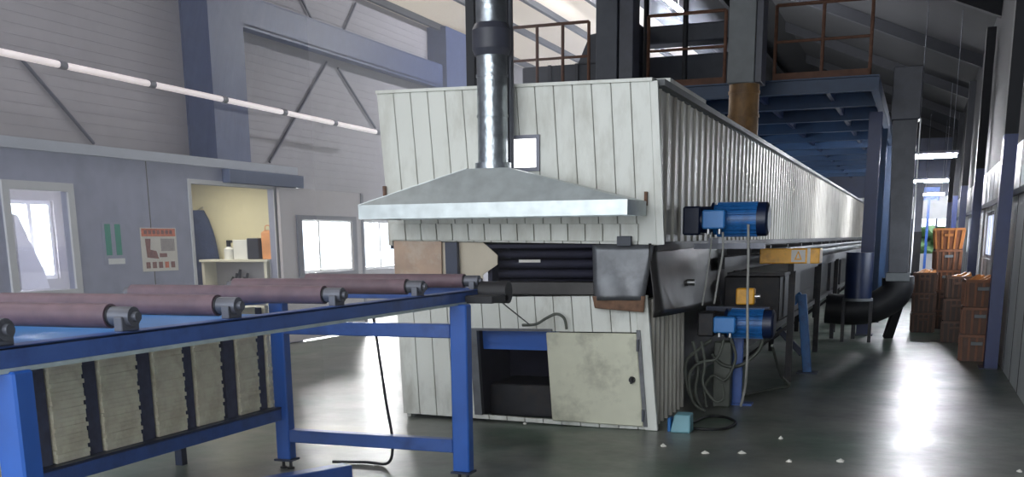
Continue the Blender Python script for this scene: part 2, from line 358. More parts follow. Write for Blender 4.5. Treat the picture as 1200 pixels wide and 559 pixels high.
for k in range(5): build('small_picture', MB().box(PX+.004, PX+.006, 11.52+k*.125, 11.60+k*.125, 1.28, 1.36), 'brown_print' if k != 3 else 'orange_print', t)
t = thing('green_notice', (XC, 10.95, 1.35), 'narrow notice with two green upright strips, on the cabin wall beside the window', 'notice')
build('backing', MB().box(PX, PX+.004, 10.76, 11.18, 1.33, 1.86), 'cabin', t)
for y in (10.80, 10.98): build('green_strip', MB().box(PX+.004, PX+.007, y, y+.1, 1.46, 1.84), 'green', t)
build('white_strip', MB().box(PX+.004, PX+.007, 10.82, 11.12, 1.35, 1.42), 'white_sign', t)

def C(u, v, ax, val): return at(u, v, ax, val)
# shelf unit against the end wall, seen through the doorway
sy = 14.55
p0 = C(238, 335, 'Y', sy); p1 = C(312, 304, 'Y', sy)
sx0, sx1, sz = p0.x, p1.x, p1.z
t = thing('shelf_unit', ((sx0+sx1)/2, sy+.2, 0), 'low white open shelf unit inside the cream-walled cabin doorway', 'shelf')
build('top', MB().box(sx0-.03, sx1+.03, sy-.02, sy+.36, sz-.04, sz), 'shelfwhite', t, .004)
build('side_panel', MB().box(sx0, sx0+.05, sy, sy+.34, 0, sz-.04), 'shelfwhite', t)
build('side_panel', MB().box(sx1-.05, sx1, sy, sy+.34, 0, sz-.04), 'shelfwhite', t)
build('shelf', MB().box(sx0+.05, sx1-.05, sy, sy+.34, sz-.48, sz-.42), 'shelfwhite', t)
build('back_panel', MB().box(sx0+.05, sx1-.05, sy+.32, sy+.34, 0.02, sz-.04), 'pale_room', t)
def onshelf(u0, u1, vt, dy=.1): a = C(u0, 304, 'Y', sy+dy); b = C(u1, vt, 'Y', sy+dy); return a.x, b.x, b.z
x0, x1, zt = onshelf(262, 270, 276)
t = thing('white_bottle', ((x0+x1)/2, sy+.15, sz), 'slim white bottle with dark spray top on the white shelf', 'bottle')
cx = (x0+x1)/2; r = (x1-x0)/2
build('body', MB().cyl((cx, sy+.15, sz), (cx, sy+.15, sz+.16), r).cyl((cx, sy+.15, sz+.16), (cx, sy+.15, sz+.2), r, r2=r*.4), 'white_sign', t)
build('nozzle', MB().cyl((cx, sy+.15, sz+.2), (cx, sy+.15, sz+.27), r*.45).box(cx-.03, cx+.06, sy+.13, sy+.17, sz+.26, sz+.3), 'black', t)
x0, x1, zt = onshelf(274, 289, 281)
build('white_carton', MB().box(x0, x1, sy+.1, sy+.34, sz, zt), 'white_sign', bevel=.006, label='plain white carton on the shelf between the bottle and the black box', cat='box')
x0, x1, zt = onshelf(291, 303, 279)
build('black_box', MB().box(x0, x1, sy+.08, sy+.34, sz, zt), 'sleeve', bevel=.01, label='black upright box on the right end of the shelf', cat='box')
x0, x1, zt = onshelf(306, 321, 270)
mb = MB(); mb.hexa([(x0+.02, sy+.1, sz), (x1, sy+.1, sz), (x1-.02, sy+.3, sz), (x0, sy+.3, sz), (x0-.02, sy+.15, zt-.03), (x1+.01, sy+.14, zt), (x1, sy+.24, zt), (x0, sy+.25, zt+.02)])
sup = thing('orange_bag', ((x0+x1)/2, sy+.2, sz), 'soft orange bag standing at the doorway edge beside the black box', 'bag')
build('body', mb, 'orangebag', sup, .02, seg=3)
build('handle', MB().tube([(x0+.04, sy+.2, zt-.02), (x0+.05, sy+.2, zt+.07), (x0+.12, sy+.2, zt+.07), (x0+.13, sy+.2, zt-.02)], .008), 'orangebag', sup)
build('side_cabinet', MB().box(sx1+.05, min(sx1+.28, XC-.13), sy+.04, sy+.5, 0, sz-.001), 'pale_room', bevel=.006, label='grey side cabinet under the orange bag, right of the shelf unit', cat='cabinet')
# coat hanging at left of the doorway
cl = C(228, 250, 'Y', 14.9); cr = C(250, 310, 'Y', 14.9)
t = thing('hanging_coat', ((cl.x+cr.x)/2, 15.0, cr.z-.35), 'dark navy coat hanging inside the left edge of the doorway', 'coat')
mb = MB(); N_ = 10; rings = []
for k in range(9):
    s = k/8; z = cl.z+.05-s*(cl.z-cr.z+.4); wdt = .10+.17*min(1, s*2.2)+.03*math.sin(s*9); vs = []
    for i in range(12): a = 2*PI*i/12; vs.append((cl.x-.02+.16*s+wdt*math.cos(a)*(1+.12*math.sin(3*a+s*4)), 15.0+.10*math.sin(a), z))
    rings.append(vs)
allv = [p for r_ in rings for p in r_]
mb.add(allv, [(k*12+i, k*12+(i+1) % 12, (k+1)*12+(i+1) % 12, (k+1)*12+i) for k in range(8) for i in range(12)], 0, True)
mb.add(rings[0], [tuple(range(12))]); mb.add(rings[-1], [tuple(range(12))])
build('coat_cloth', mb, 'coat', t)
build('hook', MB().tube([(cl.x-.02, 15.155, cl.z+.1), (cl.x-.02, 15.08, cl.z+.08), (cl.x-.02, 15.02, cl.z+.05)], .01), 'steel', t)
sx = C(272, 335, 'Y', sy+.2).x
mb = MB()
for k in range(5): mb.cyl((sx+.03+.07*k, sy+.12+.05*(k % 2), sz-.42), (sx+.05+.07*k, sy+.18, sz-.28+.06*(k % 3)), .035, 8, r2=.02)
build('dark_bundle', mb, 'sleeve', label='dark rumpled bundle on the lower shelf of the white unit', cat='bundle')

# ------------------------------------------------------------------ building frame on the left wall
def column(ya, yb, x1, zt, label, grp=None):
    t = thing('steel_column', (XL+.1, (ya+yb)/2, 0), label, 'column', grp)
    d = x1-XL
    build('web', MB().box(XL+.002, x1-.03, ya+.02, ya+.05, 0, zt), 'column', t)
    build('web', MB().box(XL+.002, x1-.03, yb-.05, yb-.02, 0, zt), 'column', t)
    build('flange', MB().box(x1-.03, x1, ya, yb, 0, zt), 'column', t, .004)
    build('flange', MB().box(XL+.002, XL+.03, ya, yb, 0, zt), 'column', t)
    build('base_plate', MB().box(XL+.002, x1+.06, ya-.08, yb+.08, .0, .03), 'column', t)
    return t
column(15.35, 16.32, XL+.55, roofz(XL)-.02, 'wide blue-grey steel column rising behind the cabin at left')
column(24.9, 26.9, XL+.5, roofz(XL)-.02, 'blue-grey steel column behind the tunnel top, beside the pale roof sheet')
build('wall_beam', MB().box(XL+.06, XL+.4, 16.33, 24.89, 5.24, 5.27).box(XL+.06, XL+.4, 16.33, 24.89, 5.72, 5.75).box(XL+.20, XL+.24, 16.33, 24.89, 5.27, 5.72).box(XL+.36, XL+.4, 16.33, 24.89, 5.2, 5.72), 'column', bevel=.004, label='deep blue-grey steel beam spanning between the two wall columns', cat='beam')
def rod(u0, v0, u1, v1, label):
    x = XL+.045; a = C(u0, v0, 'X', x); b = C(u1, v1, 'X', x)
    build('bracing_rod', MB().cyl(a, b, .025, 8), 'rod', label=label, cat='bracing rod')
rod(348, -12, 378, 48, 'thin dark brace leaning right above the wall beam')
rod(417, 4, 396, 52, 'thin dark brace leaning left above the wall beam')
rod(383, 73, 316, 190, 'long thin dark brace leaning left below the wall beam')
rod(396, 80, 440, 150, 'short thin dark brace leaning right below the wall beam')
rod(26, 70, 110, 168, 'thin dark brace on the wall left of the wide column')
# long light strip under the wall
pa = C(-60, 48, 'X', -10.8); pb = C(442, 155, 'X', -10.8)
t = thing('light_strip', tuple((pa+pb)/2), 'long thin white light strip running along the upper left wall', 'light')
L3 = []
for k in range(6):
    a = pa.lerp(pb, k/6+.004); b = pa.lerp(pb, (k+1)/6-.004)
    build('tube', MB().cyl(a, b, .045, 12), 'strip', t)
    build('joint', MB().cyl(pa.lerp(pb, (k+1)/6-.006), pa.lerp(pb, (k+1)/6+.006), .055, 12), 'iron', t)
for k in (0, 1, 2, 4, 5):
    p = pa.lerp(pb, (k+.5)/6); build('bracket', MB().cyl(p, (XL+.012, p.y, p.z+.12), .014, 8), 'rod', t)

# ------------------------------------------------------------------ the long tunnel
T = thing('drying_tunnel', ((TX0+TX1)/2, (TY0+TY1)/2, 0), 'long white panelled tunnel machine with corrugated side, running down the hall', 'machine')
def FP(u, v, dy=0): return at(u, v, 'Y', TY0+dy)
# front boards, upper
def boards(ul, ur, vl0, vr0, vl1, vr1, n, name, m, holes=(), y=TY0, lb=0):
    """row of upright boards between a top edge line and a bottom edge line (pixels on the front plane)"""
    a = at(ul[0], vl0, 'Y', y); b = at(ur[0], vr0, 'Y', y); c = at(ul[1], vl1, 'Y', y); d = at(ur[1], vr1, 'Y', y); mb = MB()
    for k in range(n):
        s0, s1 = (k+.018)/n, (k+1-.018)/n
        p = [c.lerp(d, s0), c.lerp(d, s1), a.lerp(b, s1), a.lerp(b, s0)]
        mb.prism(p, (0, .03, 0))
    return mb, (a, b, c, d)
mb, qU = boards((441, 457), (762, 770), 110, 95, 282, 287, 15, '', '')
build('front_boards', mb, 'white', T, .004)
a, b, c, d = qU
build('front_backing', MB().prism([c+Vector((.01, 0, 0)), d-Vector((.01, 0, 0)), b-Vector((.01, 0, .01)), a+Vector((.01, 0, -.01))], (0, .02, 0)) if False else MB().prism([c+Vector((.01, .012, 0)), d+Vector((-.01, .012, 0)), b+Vector((-.01, .012, -.01)), a+Vector((.01, .012, -.01))], (0, .03, 0)), 'seam', T)
build('top_trim', MB().bar(a+Vector((0, .03, .012)), b+Vector((0.02, .03, .012)), .1, .025), 'white', T)
build('corner_trim', MB().bar(b+Vector((.012, .02, 0)), d+Vector((.012, .02, 0)), .03, .09, up=(1, 0, 0)), 'white', T)
# lower fringe row of narrow boards, proud of the front
mb = MB()
p0, p1, p2, p3 = FP(456, 262, -.03), FP(748, 262, -.03), FP(748, 283, -.03), FP(458, 281, -.03)
for k in range(15):
    s0, s1 = (k+.03)/15, (k+.97)/15
    mb.prism([p3.lerp(p2, s0), p3.lerp(p2, s1), p0.lerp(p1, s1), p0.lerp(p1, s0)], (0, .028, 0))
build('lower_fringe', mb, 'white', T, .003)
# side cladding: ribbed sheet
mb = MB(); y = TY0+.06; xs = TX1; zb, zt = 1.56, TZ
prof = []
while y < TY1:
    prof += [(y, 0), (y+.235, 0), (y+.245, .018), (y+.275, .018), (y+.285, 0)]; y += .30
vs = []; fs = []
for i, (yy, dx) in enumerate(prof):
    vs += [(xs-.03+dx, yy, zb), (xs-.03+dx, yy, zt)]
    if i: fs.append((2*i-2, 2*i, 2*i+1, 2*i-1))
mb.add(vs, fs)
mb.box(xs-.08, xs-.031, TY0+.06, TY1, zb, zt)
build('side_cladding', mb, 'corrug', T)
build('side_cladding', MB().box(TX0, TX0+.04, TY0+.06, TY1, 1.56, TZ), 'corrug', T)
build('roof_panel', MB().box(TX0+.02, TX1-.01, TY0+.05, TY1, TZ-.05, TZ+.0), 'ductpale', T)
build('roof_flange', MB().box(TX1-.05, TX1+.05, TY0+.15, TY1, TZ-.045, TZ+.005), 'ductpale', T)
build('roof_flange', MB().box(TX1-.35, TX1+.04, TY0+.4, TY0+2.0, TZ+.005, TZ+.045), 'white', T)
build('floor_panel', MB().box(TX0+.02, TX1-.02, TY0+.06, TY1, 1.53, 1.56), 'dark', T)
build('bottom_trim', MB().box(TX1-.06, TX1+.03, TY0+.1, TY1, 1.50, 1.57), 'darkmetal', T)
# dark interior behind the feed slot
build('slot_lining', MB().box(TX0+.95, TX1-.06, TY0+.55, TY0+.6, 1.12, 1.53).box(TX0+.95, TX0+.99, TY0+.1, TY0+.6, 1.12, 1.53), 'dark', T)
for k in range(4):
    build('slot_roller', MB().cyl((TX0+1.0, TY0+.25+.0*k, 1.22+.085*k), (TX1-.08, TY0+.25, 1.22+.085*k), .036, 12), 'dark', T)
pa = FP(608, 306, .2); pb = FP(633, 306, .2)
build('slot_light_patch', MB().box(pa.x, pb.x, TY0+.2, TY0+.21, pa.z-.012, pa.z+.012), 'paper', T)  # pale strip painting the light that shows in the slot
pa = FP(575, 330, -.03); pb = FP(697, 346, -.03)
build('slot_sill', MB().box(pa.x, pb.x+.02, TY0-.03, TY0+.5, pb.z, pa.z), 'skirt', T, .006)
# sheets at the left of the slot
def sheet(name, pts, m, dy, th, label=None):
    mb = MB(); mb.prism([FP(u, v, dy) for u, v in pts], (0, th, 0)); return build(name, mb, m, T, .002, label=label)
sheet('tan_curtain', [(463, 335), (518, 335), (517, 282), (461, 282)], 'tan', .02, .012, 'tan plastic sheet at left of feed slot')
sheet('pale_curtain', [(515, 335), (566, 333), (566, 322), (583, 310), (583, 299), (566, 284), (514, 284)], 'pale_sheet', .05, .01, 'pale torn plastic sheet behind blue post')
sheet('slot_post', [(523, 336), (537, 336), (535, 284), (521, 284)], 'blue_dark', -.02, .05, 'dark blue upright post')
# lower front
ga, gb = FP(464, 349), FP(759, 346); gc, gd = FP(472.5, 484), FP(771, 506)
def LF(s, t): return ga.lerp(gb, s).lerp(gc.lerp(gd, s), t)
zlow = max(0.0, 0)
def lf_strip(s0, s1, t0, t1, mb, dy=0, th=.03):
    P = [LF(s0, t1), LF(s1, t1), LF(s1, t0), LF(s0, t0)]
    for p in P: p.y = TY0+dy; p.z = max(p.z, .004)
    mb.prism(P, (0, th, 0))
def s_of(u): return (u-468)/(765-468)
sL, sR = s_of(558), s_of(650)
tT, tB = .27, .965
mb = MB(); nb = 14
for k in range(nb):
    s0, s1 = (k+.02)/nb, (k+.98)/nb
    # cut by the opening (sL..s_of(752))
    o0, o1 = sL, s_of(751)
    if s1 <= o0 or s0 >= o1: lf_strip(s0, s1, 0, 1, mb)
    else:
        if s0 < o0: lf_strip(s0, o0, 0, 1, mb)
        if s1 > o1: lf_strip(o1, s1, 0, 1, mb)
        lf_strip(max(s0, o0), min(s1, o1), 0, tT, mb); lf_strip(max(s0, o0), min(s1, o1), tB, 1, mb)
build('lower_front_boards', mb, 'white_low', T, .003)
mb = MB(); lf_strip(.004, sL, .01, 1, mb, .014, .03); lf_strip(s_of(751), .995, .01, 1, mb, .014, .03); lf_strip(sL, s_of(751), .01, tT, mb, .014, .03)
build('lower_backing', mb, 'seam', T)
for q in ((sL, sL+.03, tT, tB, -.02, .06), (sL, sR+.02, tT-.02, tT, -.02, .06), (s_of(751), s_of(755), tT-.02, tB, -.04, .05)):
    mb = MB(); lf_strip(q[0], q[1], q[2], q[3], mb, q[4], q[5]); build('opening_frame', mb, 'flap', T)
mb = MB(); lf_strip(sL+.03, sR+.02, tT, tT+.16, mb, .12, .06)
build('header_beam', mb, 'blue_bright', T, label='blue beam across top of the low opening')
q = LF(sL, tT); r_ = LF(s_of(752), tT)
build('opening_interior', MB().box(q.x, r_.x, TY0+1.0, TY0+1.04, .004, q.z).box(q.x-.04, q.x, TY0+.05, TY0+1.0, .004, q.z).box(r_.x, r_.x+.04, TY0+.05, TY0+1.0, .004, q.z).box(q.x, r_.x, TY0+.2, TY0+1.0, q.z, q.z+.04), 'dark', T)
build('opening_step', MB().box(q.x+.05, q.x+.75, TY0+.35, TY0+.99, .004, .3), 'darkmetal', T, .01)
mb = MB(); lf_strip(s_of(650), s_of(751), tT+.005, tB-.0, mb, -.045, .035)
dr = build('access_door', mb, 'doorcream', T, .008, label='grimy cream metal access door')
p = FP(741, 445, -.05)
build('door_handle', MB().cyl((p.x, TY0-.045, p.z), (p.x, TY0-.075, p.z), .026, 16).box(p.x-.008, p.x+.008, TY0-.1, TY0-.07, p.z-.03, p.z+.03), 'black', dr)
for tt in (.36, .88):
    p = LF(s_of(751), tt); build('hinge', MB().cyl((p.x+.005, TY0-.05, p.z-.05), (p.x+.005, TY0-.05, p.z+.05), .012, 8), 'iron', dr)
mb = MB(); P = LF(.955, 0); Q = LF(.955, 1)
lf_strip(.955, 1.0, 0, 1, mb, -.02, .05)
build('corner_post', mb, 'white', T, .004)
# lower side (corrugated near the front, dark beyond)
mb = MB(); y = TY0+.04
prof = []
while y < TY0+1.35: prof += [(y, 0), (y+.09, 0), (y+.1, .025), (y+.15, .025), (y+.16, 0)]; y += .17
vs = []; fs = []
for i, (yy, dx) in enumerate(prof):
    vs += [(TX1+.0+dx, yy, .004), (TX1-.02+dx, yy, 1.1)]
    if i: fs.append((2*i-2, 2*i, 2*i+1, 2*i-1))
mb.add(vs, fs); mb.box(TX1-.08, TX1-.021, TY0+.04, TY0+1.35, .004, 1.1)
build('lower_side_cladding', mb, 'corrug', T)
build('lower_side', MB().box(TX1-.42, TX1-.36, TY0+1.35, TY1, .004, 1.50).box(TX1-.42, TX1-.06, TY0+1.29, TY0+1.35, .004, 1.1), 'darkmetal', T)
lfx = LF(0, 1).x
build('lower_side', MB().box(lfx+.02, lfx+.06, TY0+.04, TY1, .004, 1.12), 'white_low', T)
# side skirt and front flap
def bulge(name, pts, m, amp, yaxis=False, th=.01, parent=T, label=None):
    """bent sheet: grid between 4 corners (bl,br,tr,tl) pushed outwards by a soft bulge"""
    bl, br, tr_, tl = [Vector(p) for p in pts]; nx, nz = 12, 10; vs = []
    nrm = (br-bl).cross(tl-bl).normalized()
    for j in range(nz+1):
        for i in range(nx+1):
            s, q = i/nx, j/nz; p = bl.lerp(br, s).lerp(tl.lerp(tr_, s), q)
            vs.append(p+nrm*(amp*math.sin(PI*s)**.6*(1-q)**.8*1.0+amp*.25*math.sin(9*s+5*q)*(1-q)))
    n1 = len(vs); vs += [Vector(p)-nrm*th for p in vs]
    g = lambda i, j: j*(nx+1)+i
    fs = [(g(i, j), g(i+1, j), g(i+1, j+1), g(i, j+1)) for j in range(nz) for i in range(nx)]
    fs += [tuple(n1+k for k in reversed(f)) for f in fs]
    rim = [g(i, 0) for i in range(nx+1)]+[g(nx, j) for j in range(1, nz+1)]+[g(i, nz) for i in range(nx-1, -1, -1)]+[g(0, j) for j in range(nz-1, 0, -1)]
    for k in range(len(rim)): a_, b_ = rim[k], rim[(k+1) % len(rim)]; fs.append((a_, n1+a_, n1+b_, b_))
    return build(name, MB().add(vs, fs, 0, True), m, parent, label=label)
fl = bulge('feed_flap', [FP(696, 352, -.06), FP(755, 352, -.06), FP(766, 287, -.045), FP(694, 287, -.045)], 'flap', .035, label='grey metal flap hanging over right of feed slot')
bulge('rusty_edge', [FP(697, 361, -.075), FP(754, 366, -.075), FP(756, 347, -.075), FP(694, 347, -.075)], 'flaprust', .02, parent=fl, label='rust-brown lower edge')
p = FP(732, 284, -.05); build('bracket', MB().box(p.x-.06, p.x+.06, TY0-.08, TY0-.034, p.z-.03, p.z+.05), 'ductgrey', fl, .004)
bulge('side_skirt', [(TX1+.05, TY0-.06, .96), (TX1+.10, TY0+2.9, .90), (TX1+.03, TY0+2.9, 1.56), (TX1+.0, TY0-.06, 1.56)], 'skirt', .06, label='dark sheet skirt around corner')
p = at(800, 343, 'X', TX1+.12)
build('bolt_head', MB().cyl((TX1+.05, 9.9, 1.2), (TX1+.145, 9.9, 1.2), .03, 12), 'steel', T)
# square lit panel on the upper front
a, b = FP(597, 197, -.02), FP(628, 162, -.02)
fr = build('panel_frame', MB().quadring([(a.x-.03, TY0-.02, a.z-.03), (b.x+.03, TY0-.02, a.z-.03), (b.x+.03, TY0-.02, b.z+.03), (a.x-.03, TY0-.02, b.z+.03)], [(a.x, TY0-.02, a.z), (b.x, TY0-.02, a.z), (b.x, TY0-.02, b.z), (a.x, TY0-.02, b.z)], (0, .03, 0)), 'winframe_grey', T)
build('lit_panel', MB().box(a.x, b.x, TY0-.012, TY0-.002, a.z, b.z), 'litpane', fr, label='small bright white square window')
for u, v in ((451, 225), (757, 232)):
    p = FP(u, v, -.02); build('latch', MB().box(p.x-.012, p.x+.012, TY0-.04, TY0-.001, p.z-.06, p.z+.05), 'flaprust', T, .003)

# ------------------------------------------------------------------ exhaust hood and duct
HY0, HY1 = 8.12, 8.69
A = at(420, 253, 'Y', HY0); B = at(735, 256, 'Y', HY0); Bk = at(757, 256, 'Y', HY1)
zl = (A.z+B.z)/2; lh = .115
xa, xb = A.x, B.x; xbk = Bk.x
ap = at(578, 197, 'Y', 8.5); ax_, az = ap.x, ap.z; rr = .125
t = thing('exhaust_hood', (ax_, 8.45, zl), 'shiny galvanised pyramid hood with round duct, on the tunnel front', 'exhaust hood')
low = [(xa, HY0, zl), (xb, HY0, zl), (xbk, HY1, zl), (xa-.02+.12, HY1, zl)]
up_ = [Vector(p)+Vector((0, 0, lh)) for p in low]; low = [Vector(p) for p in low]
mb = MB()
for i in range(4):
    j = (i+1) % 4; inn = [Vector((0, .0, 0))]*2
    mb.add([low[i], low[j], up_[j], up_[i]], [(0, 1, 2, 3)])
cen = Vector((ax_, 8.45, zl))
lin = [p+(cen-p)*.02 for p in low]
mb.add(low+lin, [(0, 1, 5, 4), (1, 2, 6, 5), (2, 3, 7, 6), (3, 0, 4, 7)])
uin = [p+(cen-p)*.02+Vector((0, 0, 0)) for p in up_]
mb.add([Vector((p.x, p.y, zl)) for p in lin]+[Vector((p.x, p.y, zl+lh-.004)) for p in lin], [(0, 1, 5, 4), (1, 2, 6, 5), (2, 3, 7, 6), (3, 0, 4, 7)])
build('lip', mb, 'galv', t)
top = [Vector((ax_-.17, 8.33, az-.01)), Vector((ax_+.19, 8.33, az-.01)), Vector((ax_+.17, HY1-.05, az-.01)), Vector((ax_-.17, HY1-.05, az-.01))]
mb = MB()
for i in range(4):
    j = (i+1) % 4; mb.add([up_[i], up_[j], top[j], top[i]], [(0, 1, 2, 3)])
mb.add(top, [(0, 1, 2, 3)])
can = build('canopy', mb, 'galv', t)
sd = can.modifiers.new('solid', 'SOLIDIFY'); sd.thickness = .004
mb = MB(); cy_ = 8.5
mb.cyl((ax_, cy_, az-.02), (ax_, cy_, az+.04), rr+.025, 28)
mb.cyl((ax_, cy_, az+.03), (ax_-.0, cy_, 6.75), rr, 28)
dz = az+.4
while dz < 6.7: mb.cyl((ax_, cy_, dz), (ax_, cy_, dz+.02), rr+.006, 28); dz += .31
build('duct', mb, 'galv_duct', t)
z0 = at(578, 66, 'Y', cy_).z; z1 = at(578, 28, 'Y', cy_).z
mb = MB().cyl((ax_, cy_, z0), (ax_, cy_, z0+.05), rr+.01, 24, r2=rr+.035).cyl((ax_, cy_, z0+.05), (ax_, cy_, z1-.05), rr+.035, 24).cyl((ax_, cy_, z1-.05), (ax_, cy_, z1), rr+.035, 24, r2=rr+.01)
build('duct_sleeve', mb, 'sleeve', t, label='dark cloth sleeve joining duct lengths')
build('side_pipe', MB().cyl((ax_+rr-.02, 8.64, az-.0), (ax_+rr-.02, 8.64, 6.8), .028, 10), 'iron', t)
px_ = at(553, 100, 'Y', 9.6)
build('steel_pole', MB().box(px_.x-.04, px_.x+.04, 9.57, 9.65, TZ+.003, roofz(px_.x)-.02), 'purlin', label='thin dark upright pole on the tunnel roof left of the round duct', cat='pole')
# thin grey strut
a = at(593, 97, 'Y', 9.0); b = at(607, 107, 'Y', 9.0)

# ------------------------------------------------------------------ roller table in the foreground
RX, LX, RZ = -2.8, -4.2, 1.27
TB = thing('roller_table', (-3.5, 4.3, 0), 'large blue steel roller table in the left foreground', 'roller table')
YA, YB = 1.2, 6.60
mb = MB().box(RX-.02, RX+.0, YA, YB+.45, 1.19, RZ).box(RX-.09, RX, YA, YB+.45, RZ-.012, RZ).box(RX-.09, RX, YA, YB+.45, 1.19, 1.2)
r1 = build('side_rail', mb, 'blue', TB, .003)
build('edge_strip', MB().box(RX-.004, RX+.012, YA, YB, 1.185, 1.2), 'pale_edge', r1, label='pale strip along the rail foot')
build('side_rail', MB().box(LX-.04, LX+.04, YA, YB+.45, 1.19, RZ), 'blue', TB, .003)
def leg(x, y, z1, w=.11):
    l = build('leg', MB().box(x-w/2, x+w/2, y-.045, y+.045, .07, z1), 'blue_bright', TB, .008)
    build('foot_bolt', MB().cyl((x-.03, y, 0), (x-.03, y, .08), .012, 8).cyl((x+.03, y, 0), (x+.03, y, .08), .012, 8).cyl((x-.03, y, 0), (x-.03, y, .012), .026, 10).cyl((x+.03, y, 0), (x+.03, y, .012), .026, 10), 'black', l)
    build('foot_plate', MB().box(x-.07, x+.07, y-.06, y+.06, .06, .075), 'blue_dark', l)
leg(-2.79, 6.45, 1.19, .12); leg(LX+.02, 6.45, 1.19, .11)
leg(-2.82, 2.72, 1.19); leg(LX, 2.72, 1.19)
build('cross_bar', MB().box(LX+.075, -2.85, 6.41, 6.49, .97, 1.06), 'blue', TB, .006)
build('cross_bar', MB().box(LX+.075, -2.85, 6.41, 6.49, .20, .29), 'blue', TB, .006)
build('cross_bar', MB().box(LX+.04, -2.85, 2.68, 2.76, .97, 1.06), 'blue', TB, .006)
# lower shelf carrying the ribbed blocks
build('lower_rail', MB().box(LX-.03, LX+.03, YA, 6.40, .36, .44), 'blue', TB, .004)
build('lower_rail', MB().box(LX-.83, LX-.77, YA, 6.40, .36, .44), 'blue', TB, .004)
build('shelf_plate', MB().box(LX-.83, LX+.03, YA, 6.40, .441, .455), 'blue_dark', TB)
build('lower_leg', MB().box(LX-.83, LX-.77, 6.28, 6.34, 0, .36), 'blue_dark', TB)
build('lower_leg', MB().box(LX-.83, LX-.77, 1.3, 1.36, 0, .36), 'blue_dark', TB)
build('drip_pan', MB().box(LX+.05, RX-.10, YA, 5.0, 1.205, 1.215), 'terminal', TB)
# rollers
rr_ = .048
for (u, v) in ((40, 392), (150, 372), (273, 358), (396, 345), (491, 338), (557, 333)):
    y = at(u, v, 'X', RX-.05).y if u > 50 else 2.72
    z = 1.325
    ro = build('roller', MB().cyl((LX+.02, y, z), (RX-.13, y, z), rr_, 24), 'roller', TB)
    build('bearing', MB().cyl((RX-.12, y, z), (RX-.02, y, z), .038, 16).box(RX-.08, RX-.04, y-.05, y+.05, RZ, z).cyl((RX-.02, y, z), (RX+.0, y, z), .02, 10), 'iron', ro, .003)
    build('end_cap', MB().cyl((RX-.13, y, z), (RX-.12, y, z), rr_-.008, 16), 'black', ro)
    build('bearing', MB().cyl((LX-.03, y, z), (LX+.02, y, z), .03, 12).box(LX-.02, LX+.01, y-.04, y+.04, RZ, z), 'iron', ro)
# dark guard and sprocket at the far end
build('end_guard', MB().cyl((RX+.0, 6.85, 1.25), (RX+.20, 6.85, 1.25), .075, 20).box(RX, RX+.2, 6.55, 6.85, 1.19, 1.24), 'black', TB, .006)
build('end_cross_rail', MB().box(LX+.04, RX-.09, 7.0, 7.05, 1.19, RZ), 'blue', TB, .003)
# base beam on the floor
q = at(420, 548, 'Z', .06)
build('base_beam', MB().bar((-3.62, 6.34, .045), (-4.6, 4.4, .045), .12, .09), 'blue', bevel=.006, label='blue steel beam lying on the floor under the roller table end', cat='beam')
# cable down from the table
build('hanging_cable', MB().tube([(-3.53, 6.62, 1.17), (-3.50, 6.62, .9), (-3.46, 6.64, .5), (-3.44, 6.68, .2), (-3.50, 6.72, .03), (-3.7, 6.75, .014), (-3.95, 6.7, .012)], .011, 8), 'cable_b', label='black cable hanging from the roller table to the floor', cat='cable')

# ribbed cream blocks on the lower shelf
edges = [(28, 42), (67, 106), (125, 168), (187, 221), (234, 264), (283, 306), (317, 334)]
vb = [545, 540, 526, 513, 500, 489, 478]
names = ['at the near end', 'second from the near end', 'third from the near end', 'in the middle of the row', 'third from the far end', 'second from the far end', 'at the far end']
for k, ((u0, u1), v) in enumerate(zip(edges, vb)):
    X = LX-.02
    ya = at(u0, v, 'X', X).y; yb = at(u1, v, 'X', X).y
    if k == 0: ya = yb-.33
    if k == 6: yb = min(yb+.0, 6.38)
    pv = globals().get('last_yb', ya-1); last_yb = yb+.012
    mb = MB(); z = .457; nl = 30; h = (1.17-z)/nl
    for i in range(nl):
        o = .004*math.sin(i*1.9+k)+.007*(i % 2)
        mb.box(X-.34, X+o*.4, ya+o*.5, yb+o, z+i*h, z+i*h+h*.985)
    t = thing('ribbed_block', ((X-.35), (ya+yb)/2, .455), 'cream ribbed block under the roller table, %s' % names[k], 'ribbed block')
    build('ribbed_body', mb, 'tray', t, .002)
    build('gap_shade', MB().box(X-.34, X-.015, max(ya-.13, pv+.012), ya-.015, .456, 1.16), 'trayshade', t)  # dark filler added between blocks, painting the shade of the gaps

